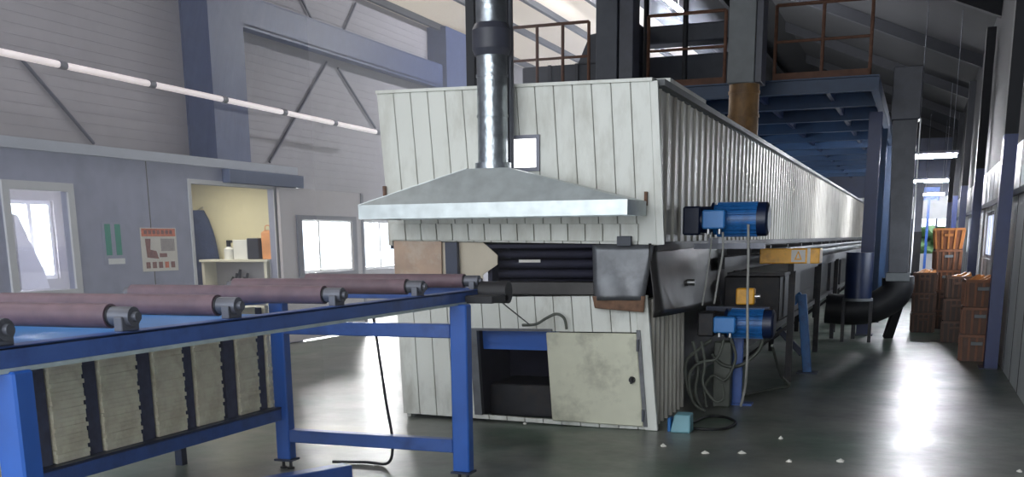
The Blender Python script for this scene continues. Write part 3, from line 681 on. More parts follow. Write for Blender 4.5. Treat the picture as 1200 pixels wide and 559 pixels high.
# ------------------------------------------------------------------ gear motors on the tunnel side
def gear_motor(x0, y, z, L, r, label, box_at=.32, style=0):
    t = thing('gear_motor', (x0+L/2, y, z-r), label, 'motor')
    build('gearbox', MB().box(x0, x0+.16, y-r*.85, y+r*.85, z-r*.9, z+r*.8).cyl((x0+.14, y, z), (x0+.26, y, z), r*.8, 20), 'blue_dark' if style == 0 else 'darkmetal', t, .015)
    mb = MB().cyl((x0+.26, y, z), (x0+L-.07, y, z), r*.9, 28)
    for k in range(20):
        a = 2*PI*k/20; c, s = math.cos(a), math.sin(a)
        mb.bar((x0+.30, y+c*r*.93, z+s*r*.93), (x0+L-.1, y+c*r*.93, z+s*r*.93), .008, .03, up=(0, c, s))
    build('motor_body', mb, 'blue_motor', t)
    build('fan_cover', MB().cyl((x0+L-.10, y, z), (x0+L-.02, y, z), r, 28).cyl((x0+L-.02, y, z), (x0+L, y, z), r, 28, r2=r*.8), 'blue_dark', t)
    bx = x0+box_at
    build('terminal_box', MB().box(bx, bx+.2, y-r-.10, y-r*.8, z-r*.55, z+r*.55), 'terminal', t, .012)
    for dx in (.05, .15): build('cable_gland', MB().cyl((bx+dx, y-r-.05, z-r*.55), (bx+dx, y-r-.05, z-r*.85), .016, 10), 'steel', t)
    build('flange', MB().cyl((x0+.25, y, z), (x0+.275, y, z), r*1.02, 24), 'blue_dark', t)
    return t
gear_motor(-2.03, 9.95, 1.76, .76, .15, 'blue geared motor sticking out of the tunnel side just above the skirt', .2)
gear_motor(-1.90, 10.1, .815, .70, .135, 'lower blue geared motor near the floor beside the white corner', .17, 1)
# brackets for both motors
build('motor_bracket', MB().box(-1.79, -1.7, 9.83, 10.07, 1.55, 1.60).box(TX1+.125, -1.3, 9.9, 10.0, 1.50, 1.55), 'iron', label='grey bracket under the upper geared motor', cat='bracket')
t = thing('motor_stand', (-1.55, 10.5, 0), 'blue upright steel stand behind the lower geared motor', 'stand')
build('post', MB().box(-1.62, -1.52, 10.36, 10.4, .02, .93), 'blue', t, .006)
build('base_plate', MB().box(-1.64, -1.42, 10.35, 10.5, 0, .02), 'blue', t)
build('arm', MB().box(-1.9, -1.3, 10.42, 10.5, .9, .95).box(-1.62, -1.52, 10.4, 10.42, .9, .95), 'blue_dark', t)
t = thing('switch_box', (-1.45, 10.0, .98), 'small yellow switch box above the lower geared motor', 'switch box')
a, b = at(862, 357, 'Y', 10.25), at(884, 338, 'Y', 10.25)
build('body', MB().box(a.x, b.x, 10.25, 10.37, a.z, b.z), 'yellow', t, .01)
build('button', MB().cyl((b.x-.001, 10.3, (a.z+b.z)/2), (b.x+.05, 10.3, (a.z+b.z)/2), .02, 12), 'steel', t)
t = thing('yellow_guard_box', (-1.1, 11.0, 1.35), 'long yellow box with a pale triangle sign on its end, beside the tunnel', 'guard box')
gy = 11.2
a, b = at(890, 309, 'Y', gy), at(961, 291, 'Y', gy)
build('box_body', MB().box(a.x, b.x, gy, gy+.35, a.z, b.z), 'yellow', t, .008)
p, q = at(927, 307, 'Y', gy), at(944, 293, 'Y', gy)
sg = build('warning_plate', MB().box(p.x, q.x, gy-.004, gy, p.z, q.z), 'paper', t)
m_ = (p.x+q.x)/2
build('triangle', MB().quadring([(p.x+.03, gy-.008, p.z+.02), (q.x-.03, gy-.008, p.z+.02), (m_+.005, gy-.008, q.z-.012), (m_-.005, gy-.008, q.z-.012)], [(p.x+.05, gy-.008, p.z+.034), (q.x-.05, gy-.008, p.z+.034), (m_+.002, gy-.008, q.z-.035), (m_-.002, gy-.008, q.z-.035)], (0, .003, 0)), 'yellow', sg)
build('end_strip', MB().box(b.x-.12, b.x-.09, gy-.003, gy, a.z, b.z), 'paper', t)
# side conveyor chassis running along the tunnel
t = thing('side_conveyor', (-1.5, 25, 0), 'dark steel chain conveyor frame on thin legs along the tunnel side', 'conveyor')
build('top_rail', MB().box(-1.95, -1.88, 11.3, 43, 1.28, 1.40).box(-1.30, -1.24, 11.9, 43, 1.24, 1.34), 'darkmetal', t)
build('chain_bed', MB().box(-1.9, -1.3, 11.6, 43, 1.20, 1.235), 'darkmetal', t)
build('drive_casing', MB().box(-1.95, -1.36, 11.75, 13.9, .72, 1.19).box(-1.95, -1.5, 13.9, 17.0, .85, 1.19), 'darkmetal', t, .01)
build('lower_beam', MB().box(-1.93, -1.86, 11.7, 43, .3, .38), 'darkmetal', t)
for k in range(9):
    y = 12.2+k*3.4
    build('leg', MB().box(-1.32, -1.25, y, y+.07, 0, 1.24), 'darkmetal', t)
    build('leg', MB().box(-1.93, -1.86, y, y+.07, 0, 1.24), 'darkmetal', t)
    build('leg_brace', MB().bar((-1.9, y+.03, .15), (-1.29, y+.03, .65), .03, .03), 'darkmetal', t)
for k in range(16):
    y = 12+k*1.9
    build('bracket', MB().box(-1.98, -1.75, y, y+.12, 1.41, 1.50), 'darkmetal', t)
for k, z in enumerate((1.43, 1.38)):
    build('cable_pipe', MB().cyl((-1.72+.3*k, 13.3, z), (-1.72+.3*k, 43, z), .035, 10), 'ductpale', t)
# blue A-shaped stand
t = thing('blue_trestle', (-1.3, 12.3, 0), 'dark blue angled steel trestle standing right of the lower motor', 'trestle')
a = at(946, 437, 'Z', 0); b_ = at(940, 345, 'Y', a.y)
build('upright', MB().bar((a.x, a.y, .01), (b_.x, a.y, b_.z), .10, .10), 'blue_motor', t, .006)
c_ = at(908, 372, 'Y', a.y)
build('strut', MB().bar((b_.x, a.y, b_.z), (c_.x, a.y, c_.z), .08, .09), 'blue_motor', t, .006)
e_ = at(912, 385, 'Y', a.y); g_ = at(940, 415, 'Y', a.y)
build('strut', MB().bar((e_.x, a.y, e_.z), (g_.x, a.y, g_.z), .06, .07), 'blue_dark', t, .006)
build('foot', MB().box(a.x-.12, a.x+.12, a.y-.12, a.y+.12, 0, .015), 'blue_dark', t)

# flexible cables and hoses
def cable(pix, y, r, m, label, name='cable', grp=None, cat='cable'):
    pts = []
    for q in pix:
        yy = y if len(q) == 2 else q[2]; p = at(q[0], q[1], 'Y', yy); p.z = max(p.z, r+.002); pts.append(p)
    return build(name, MB().tube(pts, r, 8), m, label=label, cat=cat, group=grp)
cable([(877, 263), (877, 300), (876, 350), (876, 400), (875, 430), (873, 455, 9.85), (868, 476, 9.9)], 9.75, .012, 'cable_w', 'pale flexible cable hanging straight from the upper motor to the floor')
cable([(834, 272), (833, 290), (829, 320), (823, 358)], 9.7, .008, 'cable_w', 'thin pale wire hanging from the upper motor box, the left of two')
cable([(847, 272), (847, 295), (842, 325), (837, 356)], 9.7, .010, 'cable_w', 'thin pale wire hanging from the upper motor box, the right of two')
hs = [([(848, 398), (840, 420), (820, 425), (808, 440), (812, 470), (826, 484)], 'looping down nearest the white corner'),
      ([(834, 398), (818, 410), (804, 425), (806, 455), (818, 480)], 'hugging the ribbed corner sheet'),
      ([(856, 396), (862, 420), (850, 445), (835, 440), (826, 455), (828, 478)], 'curling behind the first loop'),
      ([(895, 395), (888, 412), (868, 428), (848, 428), (834, 415)], 'sagging from the motor fan end to the left'),
      ([(822, 400), (826, 425), (824, 450), (838, 470), (848, 466), (846, 450)], 'ending in a small ring near the floor'),
      ([(812, 400), (818, 430), (815, 460), (822, 478)], 'hanging nearly straight under the gearbox'),
      ([(905, 405), (915, 440, 11.4), (925, 452, 11.6), (905, 456, 11.4), (880, 462, 11.1), (862, 472, 10.8)], 'lying in a wide curve towards the blue trestle')]
for k, (px, lb) in enumerate(hs):
    cable(px, 10.0+.13*(k % 4) - .2, .014+.003*(k % 2), 'hose', 'dark grey-green hose under the lower motor, %s' % lb, 'hose', 'hoses under the lower motor', 'hose')
for k, (u, v) in enumerate(((842, 425), )):
    a = at(838, 400, 'Y', 10.25); b = at(856, 470, 'Y', 10.25)
    build('green_column', MB().box(a.x, b.x, 10.2, 10.34, .0, a.z), 'hose', bevel=.01, label='dull green narrow box standing behind the hoses', cat='box')
# teal box with cable on the floor
a = at(785, 507, 'Z', 0); b = at(810, 507, 'Z', 0)
t = thing('foot_switch', ((a.x+b.x)/2, a.y+.1, 0), 'pale teal box on the floor at the tunnel corner', 'box')
w_ = b.x-a.x; yb_ = a.y
mb = MB(); mb.hexa([(a.x, yb_, 0), (b.x, yb_, 0), (b.x, yb_+.16, 0), (a.x, yb_+.16, 0), (a.x+.03, yb_+.02, .15), (b.x-.005, yb_+.02, .15), (b.x-.005, yb_+.15, .16), (a.x+.03, yb_+.15, .16)])
build('body', mb, 'teal', t, .012, seg=2)
build('dark_end', MB().box(a.x-.03, a.x-.0, yb_+.03, yb_+.13, .0, .12), 'blue_motor', t, .006)
P = [(812, 495), (830, 488), (850, 489), (862, 495), (850, 502), (830, 503), (812, 502)]
build('cable_loop', MB().tube([at(u, v, 'Z', .014) for u, v in P], .012, 8), 'cable_b', label='black cable looped on the floor beside the teal box', cat='cable')
cable([(612, 381, 8.66), (628, 380, 8.66), (640, 373, 8.66), (652, 368, 8.66), (661, 373, 8.66), (664, 386, 8.66)], 8.66, .012, 'hose', 'grey hose arching over the access door top', 'hose', cat='hose')
cable([(583, 350, 7.0), (600, 364, 7.6), (620, 380, 8.6)], 8, .005, 'cable_b', 'thin black wire from the roller table end to the tunnel front', 'wire', cat='wire')

# ------------------------------------------------------------------ mezzanine
MY = 16.0
ml = at(590, 100, 'Y', MY); mr = at(1030, 100, 'Y', MY)
MX0, MX1, MZ = -5.9, mr.x, 3.74
t = thing('mezzanine_platform', ((MX0+MX1)/2, 28, 3.6), 'blue steel mezzanine platform with underside beams above the tunnel', 'platform')
build('front_beam', MB().box(MX0, MX1, MY, MY+.06, MZ-.2, MZ).box(MX0, MX1, MY-.05, MY, MZ-.2, MZ-.18).box(MX0, MX1, MY-.05, MY, MZ-.02, MZ), 'blue_mezz', t)
build('deck', MB().box(MX0, MX1, MY+.06, 40, MZ-.03, MZ), 'blue_dark', t)
build('side_beam', MB().box(MX1-.10, MX1, MY+.06, 40, MZ-.2, MZ-.03), 'blue_mezz', t)
build('side_beam', MB().box(MX0, MX0+.10, MY+.06, 40, MZ-.2, MZ-.03), 'blue_mezz', t)
for k in range(11): build('cross_beam', MB().box(MX0+.1, MX1-.1, MY+1.6+k*2.0, MY+1.72+k*2.0, MZ-.22, MZ-.031), 'blue_mezz', t)
for k in range(3): build('deck_joist', MB().box(-3.4+k*1.0, -3.34+k*1.0, MY+.07, 40, MZ-.14, MZ-.031), 'blue_dark', t)
cols = []
for k, y in enumerate((18.6, 21.5, 25.5, 30, 35)):
    lb = ['nearest dark blue mezzanine column, beside the tall grey duct', 'second dark blue mezzanine column, just behind the nearest', 'third dark blue mezzanine column down the hall', 'fourth dark blue mezzanine column down the hall', 'farthest dark blue mezzanine column down the hall'][k]
    t = thing('mezzanine_column', (MX1-.10, y, 0), lb, 'column', 'mezzanine columns')
    x = MX1-.12
    build('post', MB().box(x-.1, x+.1, y-.1, y-.085, .02, MZ-.22).box(x-.1, x+.1, y+.085, y+.1, .02, MZ-.22).box(x-.02, x+.02, y-.085, y+.085, .02, MZ-.22), 'post_blue' if k == 0 else 'blue_mezz', t)
    build('base_plate', MB().box(x-.16, x+.16, y-.16, y+.16, 0, .02), 'blue_dark', t)
# railings
def railing(xa, xb, nposts, label, y=MY+.1, h=1.0):
    t = thing('safety_railing', ((xa+xb)/2, y, MZ), label, 'railing', 'mezzanine railings')
    for k in range(nposts):
        x = xa+(xb-xa)*k/(nposts-1)
        build('post', MB().cyl((x, y, MZ), (x, y, MZ+h), .025, 10), 'rustrail', t)
    build('top_rail', MB().cyl((xa, y, MZ+h), (xb, y, MZ+h), .024, 10), 'rustrail', t)
    build('mid_rail', MB().cyl((xa, y, MZ+h*.52), (xb, y, MZ+h*.52), .02, 10), 'rustrail', t)
    build('toe_board', MB().box(xa, xb, y-.04, y-.026, MZ+.001, MZ+.1), 'rustrail', t)
    return t
x0 = at(909, 50, 'Y', MY+.1).x; x1 = at(1021, 50, 'Y', MY+.1).x
railing(x0, x1, 3, 'rusty orange safety railing on the right of the mezzanine')
x0 = at(600, 50, 'Y', MY+.1).x; x1 = at(690, 50, 'Y', MY+.1).x
railing(x0, x1, 4, 'rusty brown safety railing on the left of the mezzanine, before the bright roof')
x0 = at(760, 50, 'Y', MY+.1).x; x1 = at(850, 50, 'Y', MY+.1).x
railing(x0, x1, 2, 'dark rusty railing on the middle of the mezzanine, between two ducts')
# ducts & plant on the mezzanine
a = at(698, 60, 'Y', 15.3); b = at(741, 60, 'Y', 15.3)
t = thing('square_duct', ((a.x+b.x)/2, 15.5, TZ), 'tall wide dark grey square duct rising from the tunnel roof', 'duct')
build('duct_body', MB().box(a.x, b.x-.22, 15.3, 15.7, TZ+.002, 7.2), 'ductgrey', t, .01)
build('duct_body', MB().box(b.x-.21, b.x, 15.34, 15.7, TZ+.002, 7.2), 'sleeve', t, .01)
build('joint_flange', MB().box(a.x-.03, b.x+.03, 15.26, 15.74, 5.2, 5.26), 'ductgrey', t)
build('joint_flange', MB().box(a.x-.03, b.x+.03, 15.26, 15.74, TZ+.002, TZ+.05), 'ductgrey', t)
a = at(853, 60, 'Y', 14.9); b = at(893, 60, 'Y', 14.9); z = at(870, 97, 'Y', 14.9).z
t = thing('roof_duct', ((a.x+b.x)/2, 15.1, TZ), 'pale grey square duct above a rusty round pipe on the tunnel roof', 'duct')
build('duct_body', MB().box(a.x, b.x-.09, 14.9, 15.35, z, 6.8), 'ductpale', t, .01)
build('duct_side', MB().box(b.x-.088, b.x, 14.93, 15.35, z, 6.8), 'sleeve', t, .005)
cx = (at(855, 120, 'Y', 15.1).x+at(888, 120, 'Y', 15.1).x)/2
build('rusty_pipe', MB().cyl((cx, 15.12, TZ+.002), (cx, 15.12, z), .2, 24).cyl((cx, 15.12, z-.12), (cx, 15.12, z-.08), .21, 24).cyl((cx, 15.12, z-.42), (cx, 15.12, z-.38), .21, 24), 'rust', t, label='rusty wrapped round pipe')
a = at(745, 50, 'Y', 17.5); b = at(852, 20, 'Y', 17.5)
build('horizontal_duct', MB().box(a.x, b.x+.3, 17.75, 18.2, a.z, b.z), 'ductgrey', bevel=.02, label='broad dark duct lying across the mezzanine between the two upright ducts', cat='duct')
t = thing('dark_casing', ((at(660, 90, 'Y', 17).x), 17, MZ), 'dark grey fan casing on the mezzanine left, below the rusty railing', 'fan casing')
a = at(612, 96, 'Y', 16.9); b = at(745, 70, 'Y', 16.9)
build('casing', MB().box(a.x, b.x, 16.9, 17.6, MZ+.002, b.z), 'ductgrey', t, .02)
build('sloped_cover', MB().prism([(at(676, 70, 'Y', 16.9).x, 16.95, b.z), (b.x, 16.95, b.z), (b.x, 16.95, b.z+.55), (at(690, 70, 'Y', 16.9).x, 16.95, b.z+.42)], (0, .6, 0)), 'ductgrey', t)
for k in range(2): build('stay', MB().box(a.x+.45*(k+1), a.x+.45*(k+1)+.05, 16.85, 16.899, MZ+.002, b.z), 'sleeve', t)
a = at(745, 98, 'Y', 18.4); b = at(850, 61, 'Y', 18.4)
build('plant_cabinet', MB().box(a.x, b.x+.4, 18.4, 19.2, MZ+.001, b.z), 'ductgrey', bevel=.02, label='low dark cabinet on the mezzanine behind the middle railing', cat='cabinet')
for u, lb in ((757, 'thin dark pipe left of the middle railing'), (803, 'thin dark pipe in front of the broad mezzanine duct')):
    a = at(u, 50, 'Y', 16.5)
    build('upright_pipe', MB().cyl((a.x, 16.5, MZ+.001), (a.x, 16.5, 7.0), .04, 10), 'purlin', label=lb, cat='pipe')
# lamp near the roof above
a = at(775, -6, 'Y', 24); b = at(799, 14, 'Y', 27)
t = thing('roof_lamp', tuple((a+b)/2), 'bright slim roof lamp above the mezzanine duct', 'lamp')
build('tube', MB().cyl(a, b, .045, 10), 'tube', t)
build('hanger', MB().cyl(a.lerp(b, .3)+Vector((0, 0, .04)), Vector((a.lerp(b, .3).x, a.lerp(b, .3).y, roofz(a.lerp(b, .3).x))), .01, 8).cyl(a.lerp(b, .8)+Vector((0, 0, .04)), Vector((a.lerp(b, .8).x, a.lerp(b, .8).y, roofz(a.lerp(b, .8).x))), .01, 8), 'iron', t)

# ------------------------------------------------------------------ tall duct and floor duct on the right
DY = 17.6
a = at(1047, 120, 'Y', DY); b = at(1077, 120, 'Y', DY); a2 = at(1041, 320, 'Y', DY); b2 = at(1064, 320, 'Y', DY)
t = thing('tall_duct', ((a2.x+b2.x)/2, DY+.2, 0), 'tall grey rectangular duct ending in a black elbow near the floor', 'duct')
xq0, xq1 = a.x-.0, b.x
zt_ = at(1060, 78, 'Y', DY).z; zm = at(1060, 140, 'Y', DY).z
build('duct_body', MB().hexa([(a2.x, DY, a2.z), (b2.x, DY, a2.z), (b2.x, DY+.45, a2.z), (a2.x, DY+.45, a2.z), (a.x, DY, zm), (b.x, DY, zm), (b.x, DY+.45, zm), (a.x, DY+.45, zm)]), 'tallduct', t, .008)
build('duct_body', MB().box(a.x-.02, b.x+.03, DY-.03, DY+.48, zm, zt_), 'sleeve', t, .008)
build('joint_flange', MB().box(a2.x-.03, b2.x+.03, DY-.03, DY+.48, a2.z-.12, a2.z), 'ductpale', t)
build('conduit', MB().cyl((b2.x+.03, DY, a2.z), (b.x+.04, DY, zm), .014, 8), 'steel', t)
zb_ = a2.z-.12
cx = (a2.x+b2.x)/2
mb = MB().tube([(cx, DY+.22, zb_+.05), (cx, DY+.22, zb_-.12), (cx-.1, DY+.22, zb_-.28), (cx-.35, DY+.22, zb_-.42), (cx-.7, DY+.22, zb_-.46), (cx-1.05, DY+.22, zb_-.44)], .24, 24)
build('elbow', mb, 'black', t)
build('elbow_rim', MB().cyl((cx-.40, DY-.1, zb_-.13), (cx-.40, DY-.1, zb_-.10), .26, 24), 'ductpale', t) if False else None
for dx in (.95, .62): build('leg', MB().box(cx-dx-.03, cx-dx+.03, DY+.2, DY+.26, 0, zb_-.62), 'darkmetal', t)
build('stay', MB().bar((cx+.12, DY+.1, zb_-.02), (cx-.1, DY+.5, .01), .14, .08), 'black', t)
# drum hung beside it
a = at(988, 350, 'Y', DY-.5); b = at(1024, 300, 'Y', DY-.5)
t = thing('blue_drum', ((a.x+b.x)/2, DY-.3, a.z), 'dark blue round drum with pale bottom rim, left of the tall duct', 'drum')
r = (b.x-a.x)/2; cx2 = (a.x+b.x)/2
build('shell', MB().cyl((cx2, DY-.3, a.z), (cx2, DY-.3, b.z+.05), r, 28), 'blue_dark', t)
build('rim', MB().cyl((cx2, DY-.3, a.z-.04), (cx2, DY-.3, a.z), r+.02, 28), 'ductpale', t)
for dx in (-.2, .2): build('leg', MB().box(cx2+dx-.025, cx2+dx+.025, DY-.33, DY-.28, 0, a.z-.04), 'darkmetal', t)
# second pale column far down the aisle
a = at(1070, 250, 'Y', 30); b = at(1081, 250, 'Y', 30)
t = thing('aisle_column', ((a.x+b.x)/2, 30, 0), 'pale grey square column far down the aisle, dark at its foot', 'column')
build('shaft', MB().box(a.x, b.x, 30, 30.3, 1.7, 2.95), 'winframe_grey', t)
build('foot', MB().box(a.x-.02, b.x+.02, 29.98, 30.32, 0, 1.7), 'darkmetal', t)
# fluorescent tubes hung over the aisle
for k, (u0, u1, v, Y) in enumerate(((1069, 1122, 184, 22.9), (1066, 1112, 213, 33.0), (1081, 1107, 228, 43.0))):
    a = at(u0, v, 'Y', Y); b = at(u1, v, 'Y', Y)
    t = thing('fluorescent_lamp', ((a.x+b.x)/2, Y, a.z), ['nearest and highest of the glowing tube lamps over the aisle', 'middle glowing tube lamp over the aisle', 'farthest and lowest glowing tube lamp over the aisle'][k], 'lamp', 'tube lamps over the aisle')
    build('tube', MB().cyl((a.x+.02, Y, a.z), (b.x-.02, Y, a.z), .035, 12), 'tube', t)
    build('housing', MB().box(a.x-.02, b.x+.02, Y-.14, Y+.14, a.z+.04, a.z+.09), 'winframe_grey', t)
    build('end_cap', MB().cyl((a.x, Y, a.z), (a.x+.02, Y, a.z), .04, 12), 'winframe_grey', t); build('end_cap', MB().cyl((b.x-.02, Y, a.z), (b.x, Y, a.z), .04, 12), 'winframe_grey', t)
    for x in (a.x+.1, b.x-.1): build('hanger', MB().cyl((x, Y, a.z+.09), (x, Y, roofz(x)), .008, 6), 'iron', t)
# right wall posts
for k, y in enumerate((14.3, 21.3, 28.3, 35.3, 42.0)):
    lb = ['nearest blue wall post, at the right picture edge', 'second blue wall post from the camera on the right wall', 'third blue wall post from the camera on the right wall', 'fourth blue wall post from the camera on the right wall', 'farthest blue wall post on the right wall'][k]
    t = thing('wall_post', (XR-.08, y, 0), lb, 'post', 'posts of the right wall')
    build('flange', MB().box(XR-.20, XR-.18, y-.14, y+.14, .0, 2.75), 'post_blue', t)
    build('web', MB().box(XR-.18, XR-.052, y-.14, y-.12, .0, 2.75).box(XR-.18, XR-.052, y+.12, y+.14, .0, 2.75), 'post_blue', t)
    build('upper_post', MB().box(XR-.20, XR-.052, y-.14, y+.14, 2.751, 5.1), 'purlin', t)
    build('base_plate', MB().box(XR-.26, XR-.052, y-.18, y+.18, 0, .012), 'blue_dark', t)

# ------------------------------------------------------------------ crates
def make_crate(W, D, H, m, flare=0.0):
    t = bpy.data.objects.new('plastic_crate', None); COL.objects.link(t)
    w, d = W/2, D/2; s = .95
    mb = MB(); th = .015
    lo = [(-w*s, -d*s), (w*s, -d*s), (w*s, d*s), (-w*s, d*s)]; f = 1+flare; hi = [(-w*f, -d*f), (w*f, -d*f), (w*f, d*f), (-w*f, d*f)]
    li = [(x*.95, y*.95) for x, y in lo]; hi_i = [(x*.95, y*.95) for x, y in hi]
    V = [(x, y, 0) for x, y in lo]+[(x, y, H) for x, y in hi]+[(x, y, .02) for x, y in li]+[(x, y, H) for x, y in hi_i]
    fs = [(3, 2, 1, 0), (8, 9, 10, 11)]
    for i in range(4):
        j = (i+1) % 4; fs += [(i, j, 4+j, 4+i), (8+j, 8+i, 12+i, 12+j), (4+i, 4+j, 12+j, 12+i)]
    mb.add(V, fs); build('body', mb, {'crate': 'crate2', 'crate2': 'crate_shade', 'amber': 'crate'}[m], t)  # body coloured darker than its ribs, painting shade into the recesses
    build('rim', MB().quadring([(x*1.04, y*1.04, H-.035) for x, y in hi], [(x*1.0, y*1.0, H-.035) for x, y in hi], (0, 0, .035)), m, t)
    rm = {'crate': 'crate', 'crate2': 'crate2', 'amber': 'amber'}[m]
    for k in range(5):
        q = (k/4*2-1)*.9
        for dd_ in (-1, 1):
            mb = MB(); y0_, y1_ = dd_*d*s, dd_*d*f
            mb.hexa([(q*w*s-.014, y0_, .01), (q*w*s+.014, y0_, .01), (q*w*s+.014, y0_+dd_*.018, .01), (q*w*s-.014, y0_+dd_*.018, .01), (q*w*f-.014, y1_, H-.036), (q*w*f+.014, y1_, H-.036), (q*w*f+.014, y1_+dd_*.018, H-.036), (q*w*f-.014, y1_+dd_*.018, H-.036)])
            build('rib', mb, rm, t)
            mb = MB(); x0_, x1_ = dd_*w*s, dd_*w*f
            mb.hexa([(x0_, q*d*s-.014, .01), (x0_, q*d*s+.014, .01), (x0_+dd_*.018, q*d*s+.014, .01), (x0_+dd_*.018, q*d*s-.014, .01), (x1_, q*d*f-.014, H-.036), (x1_, q*d*f+.014, H-.036), (x1_+dd_*.018, q*d*f+.014, H-.036), (x1_+dd_*.018, q*d*f-.014, H-.036)])
            build('rib', mb, rm, t)
    build('handle', MB().box(-.07, .07, -d*f*1.0-.034, -d*f*.97, H*.62, H*.74), 'ductpale' if m == 'crate' else m, t)
    return t
protos = {}
used = set()
def crate(kind, x, y, z, rz, label, grp):
    if kind not in protos:
        protos[kind] = {'o': make_crate(.38, .5, .345, 'crate'), 'b': make_crate(.36, .48, .33, 'crate2'), 'a': make_crate(.44, .5, .36, 'amber', .12)}[kind] if False else (make_crate(.41, .5, .345, 'crate') if kind == 'o' else make_crate(.36, .48, .33, 'crate2') if kind == 'b' else make_crate(.44, .5, .36, 'amber', .12))
        o = protos[kind]
    else: o = copy_tree(protos[kind])
    o.location = (x, y, z); o.rotation_euler = (0, 0, rz); tag(o, label, 'crate', grp)
    return o
SX = at(1144, 424, 'Z', 0)
lv = ['bottom', 'second', 'third', 'fourth', 'top']
for k in range(3): crate('o', SX.x, SX.y+.25, .001+k*.348, .05*(k-1), 'orange-brown crate in the front stack by the right wall, %s of three' % ['bottom', 'middle', 'top'][k], 'crates stacked by the right wall')
S2 = at(1118, 402, 'Z', 0)
for k in range(3): crate('b', S2.x, S2.y+.25, .001+k*.333, -.06+.04*k, 'dark brown crate in the narrow stack just left of the front stack, %s of three' % ['bottom', 'middle', 'top'][k], 'crates stacked by the right wall')
S3 = at(1080, 390, 'Z', 0)
for k in range(3): crate('b', S3.x, S3.y+.25, .001+k*.333, .05-.05*k, 'dark brown crate in the leftmost stack beside the tall duct, %s of three' % ['bottom', 'middle', 'top'][k], 'crates stacked by the right wall')
crate('b', S3.x+.33, S3.y+1.1, .001, .0, 'crate at the foot of the rearmost stack, under the amber basket', 'crates stacked by the right wall')
for k in range(1, 4): crate('o' if k > 1 else 'b', S3.x+.33, S3.y+1.1, .001+.333*k + (.015 if k > 2 else 0), .03*k, 'crate in the rearmost stack, %s from the floor' % ['', 'second', 'third', 'fourth'][k], 'crates stacked by the right wall')
crate('a', S3.x+.33, S3.y+1.1, .001+.333*4+.03, 0, 'bright amber flared basket on top of the rearmost crate stack', 'crates stacked by the right wall')
S4 = (S3.x+.0, S3.y+.9)
# contents on top of the left and second stacks
for i, (x, y, z, lb) in enumerate(((S3.x, S3.y+.25, 1.0, 'leftmost'), (S2.x, S2.y+.25, 1.0, 'narrow'), (SX.x, SX.y+.25, 1.045, 'front'))):
    mb = MB(); random.seed(i+3)
    for k in range(9):
        px, py = x+random.uniform(-.11, .11), y+random.uniform(-.16, .16); mb.bar((px-.07, py-.05, z-.05), (px+.07, py+.06, z+.0+random.uniform(-.02, .04)), .05, .05)
    build('scrap_pieces', mb, 'amber', label='pale amber offcuts heaped in the top crate of the %s stack' % lb, cat='offcuts', kind='stuff')

# ------------------------------------------------------------------ litter
for k, (u, v, lb) in enumerate(((615, 497, 'in front of the low opening'), (777, 523, 'below the teal box'), (869, 531, 'in the middle of the open floor'), (915, 514, 'on the green stained floor'), (925, 541, 'near the bottom edge, left of the bright streak'), (985, 541, 'near the bottom edge, beside the bright streak'), (1195, 553, 'in the bottom right corner'), (645, 477, 'at the left foot of the access door'), (826, 531, 'between the tunnel corner and the open floor'))):
    p = at(u, v, 'Z', 0); s = .018+.006*(k % 3); mb = MB(); vs = []
    for i in range(7): a = 2*PI*i/7; vs.append((p.x+s*math.cos(a)*(1+.3*math.sin(3*a+k)), p.y+s*1.2*math.sin(a), .001+.004*(i % 2)))
    mb.add(vs+[(p.x, p.y, .02+.004*(k % 2))]+[(q[0], q[1], .0005) for q in vs], [(i, (i+1) % 7, 7) for i in range(7)]+[(i, (i+1) % 7, 8+(i+1) % 7, 8+i) for i in range(7)]+[tuple(range(14, 7, -1))])
    build('litter_scrap', mb, 'litter', label='small white scrap on the floor %s' % lb, cat='scrap', group='white scraps on the floor')

# ------------------------------------------------------------------ hedge outside the far windows
mb = MB(); random.seed(5)
nx, nz = 40, 16; vs = []
for j in range(nz+1):
    for i in range(nx+1):
        vs.append((-5+10*i/nx, 49.5+.5*math.sin(i*1.3+j)+random.uniform(-.3, .3), j*.125+random.uniform(-.08, .08)*(j > 0)))
fs = [(j*(nx+1)+i, j*(nx+1)+i+1, (j+1)*(nx+1)+i+1, (j+1)*(nx+1)+i) for j in range(nz) for i in range(nx)]
n1 = len(vs); vs += [(x, 51.5, z) for x, y, z in vs]; fs += [tuple(n1+k for k in reversed(f)) for f in fs]
build('hedge', mb.add(vs, fs), 'leaf', label='green foliage seen outside the far end windows', cat='hedge')
struct('floor_outside', MB().box(-60, 60, 46.3, 90, -.2, -.0), 'rwall')
struct('floor_yard', MB().box(-60, XL-.3, -30, 46.3, -.2, -.0), 'rwall')

# ------------------------------------------------------------------ light
wd = bpy.data.worlds.new('sky'); SC.world = wd; wd.use_nodes = True
bg = wd.node_tree.nodes['Background']; bg.inputs['Color'].default_value = (.78, .88, 1.0, 1); bg.inputs['Strength'].default_value = 3.0
def area(name, loc, rot, sx, sy, e, col=(1, 1, 1)):
    l = bpy.data.lights.new(name, 'AREA'); l.shape = 'RECTANGLE'; l.size = sx; l.size_y = sy; l.energy = e; l.color = col
    o = bpy.data.objects.new(name, l); COL.objects.link(o); o.location = loc; o.rotation_euler = rot; return o
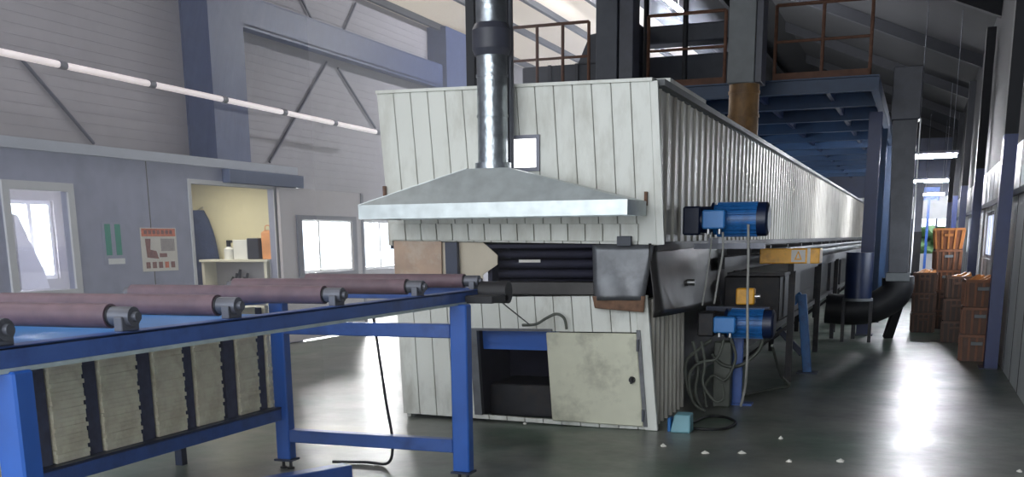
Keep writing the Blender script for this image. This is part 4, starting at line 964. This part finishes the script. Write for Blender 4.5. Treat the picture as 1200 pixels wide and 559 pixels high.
# area light added for daylight from an assumed, unseen bay behind the camera
area('assumed_bay_light', (-3.9, Y0+.1, 2.8), (PI/2, 0, 0), 9.6, 5, 470, (1, .98, .95))
for x, y in ((-8.5, 3.5), (-3.8, 3.5), (-8.5, 11.5)):  # unseen overhead lights added to brighten the hood and the hall
    area('overhead_fill', (x, y, 6.2), (0, 0, 0), 1.2, 1.2, 90 if x > -5 else 60, (.98, .98, 1))
# daylight at the left windows
for h in OW:
    yc, zc = (h[0]+h[1])/2, (h[2]+h[3])/2
    area('daylight_window', (XL-.5, yc, zc+.1), (0, -PI/2, 0), (h[3]-h[2])*1.3, (h[1]-h[0])*1.1, 400 if h[0] < 15 else 1300, (.95, .97, 1))
for h in RWIN:
    yc, zc = (h[0]+h[1])/2, (h[2]+h[3])/2
    area('daylight_window', (XR+.5, yc, zc), (0, PI/2, 0), (h[3]-h[2])*1.1, (h[1]-h[0]), 80, (.85, .92, 1))
area('cabin_fill', (-10.4, 13.8, CZ-.16), (0, 0, 0), .3, 1.2, 28, (1, .95, .8))  # unseen lights, this and the next, added to brighten the cabin inside
area('cabin_fill', (-10.4, 10.2, CZ-.16), (0, 0, 0), .3, 1.2, 16, (.95, .95, 1))

# thin scatter volume added to imitate lens flare veiling the left half of the hall
hz = bpy.data.materials.new('flare_veil'); hz.use_nodes = True; nt = hz.node_tree; nt.nodes.remove(nt.nodes['Principled BSDF'])
vv = nt.nodes.new('ShaderNodeVolumeScatter'); vv.inputs['Density'].default_value = .022; vv.inputs['Color'].default_value = (.82, .86, 1, 1); vv.inputs['Anisotropy'].default_value = .2
nt.links.new(vv.outputs[0], nt.nodes['Material Output'].inputs['Volume']); M['haze'] = hz
build('flare_veil', MB().box(XC+.2, -4.7, 7.9, 44, .02, 6.6).box(XC+.2, -2.2, 1.2, 7.9, .02, 6.6), 'haze', kind='stuff', label='thin pale haze added for the flare veil over the left half of the hall', cat='haze')
vs_ = SC.view_settings; vs_.view_transform = 'Standard'; vs_.look = 'None'; vs_.exposure = 0; vs_.gamma = 1
vs_.use_curve_mapping = False
SC.display_settings.display_device = 'sRGB'
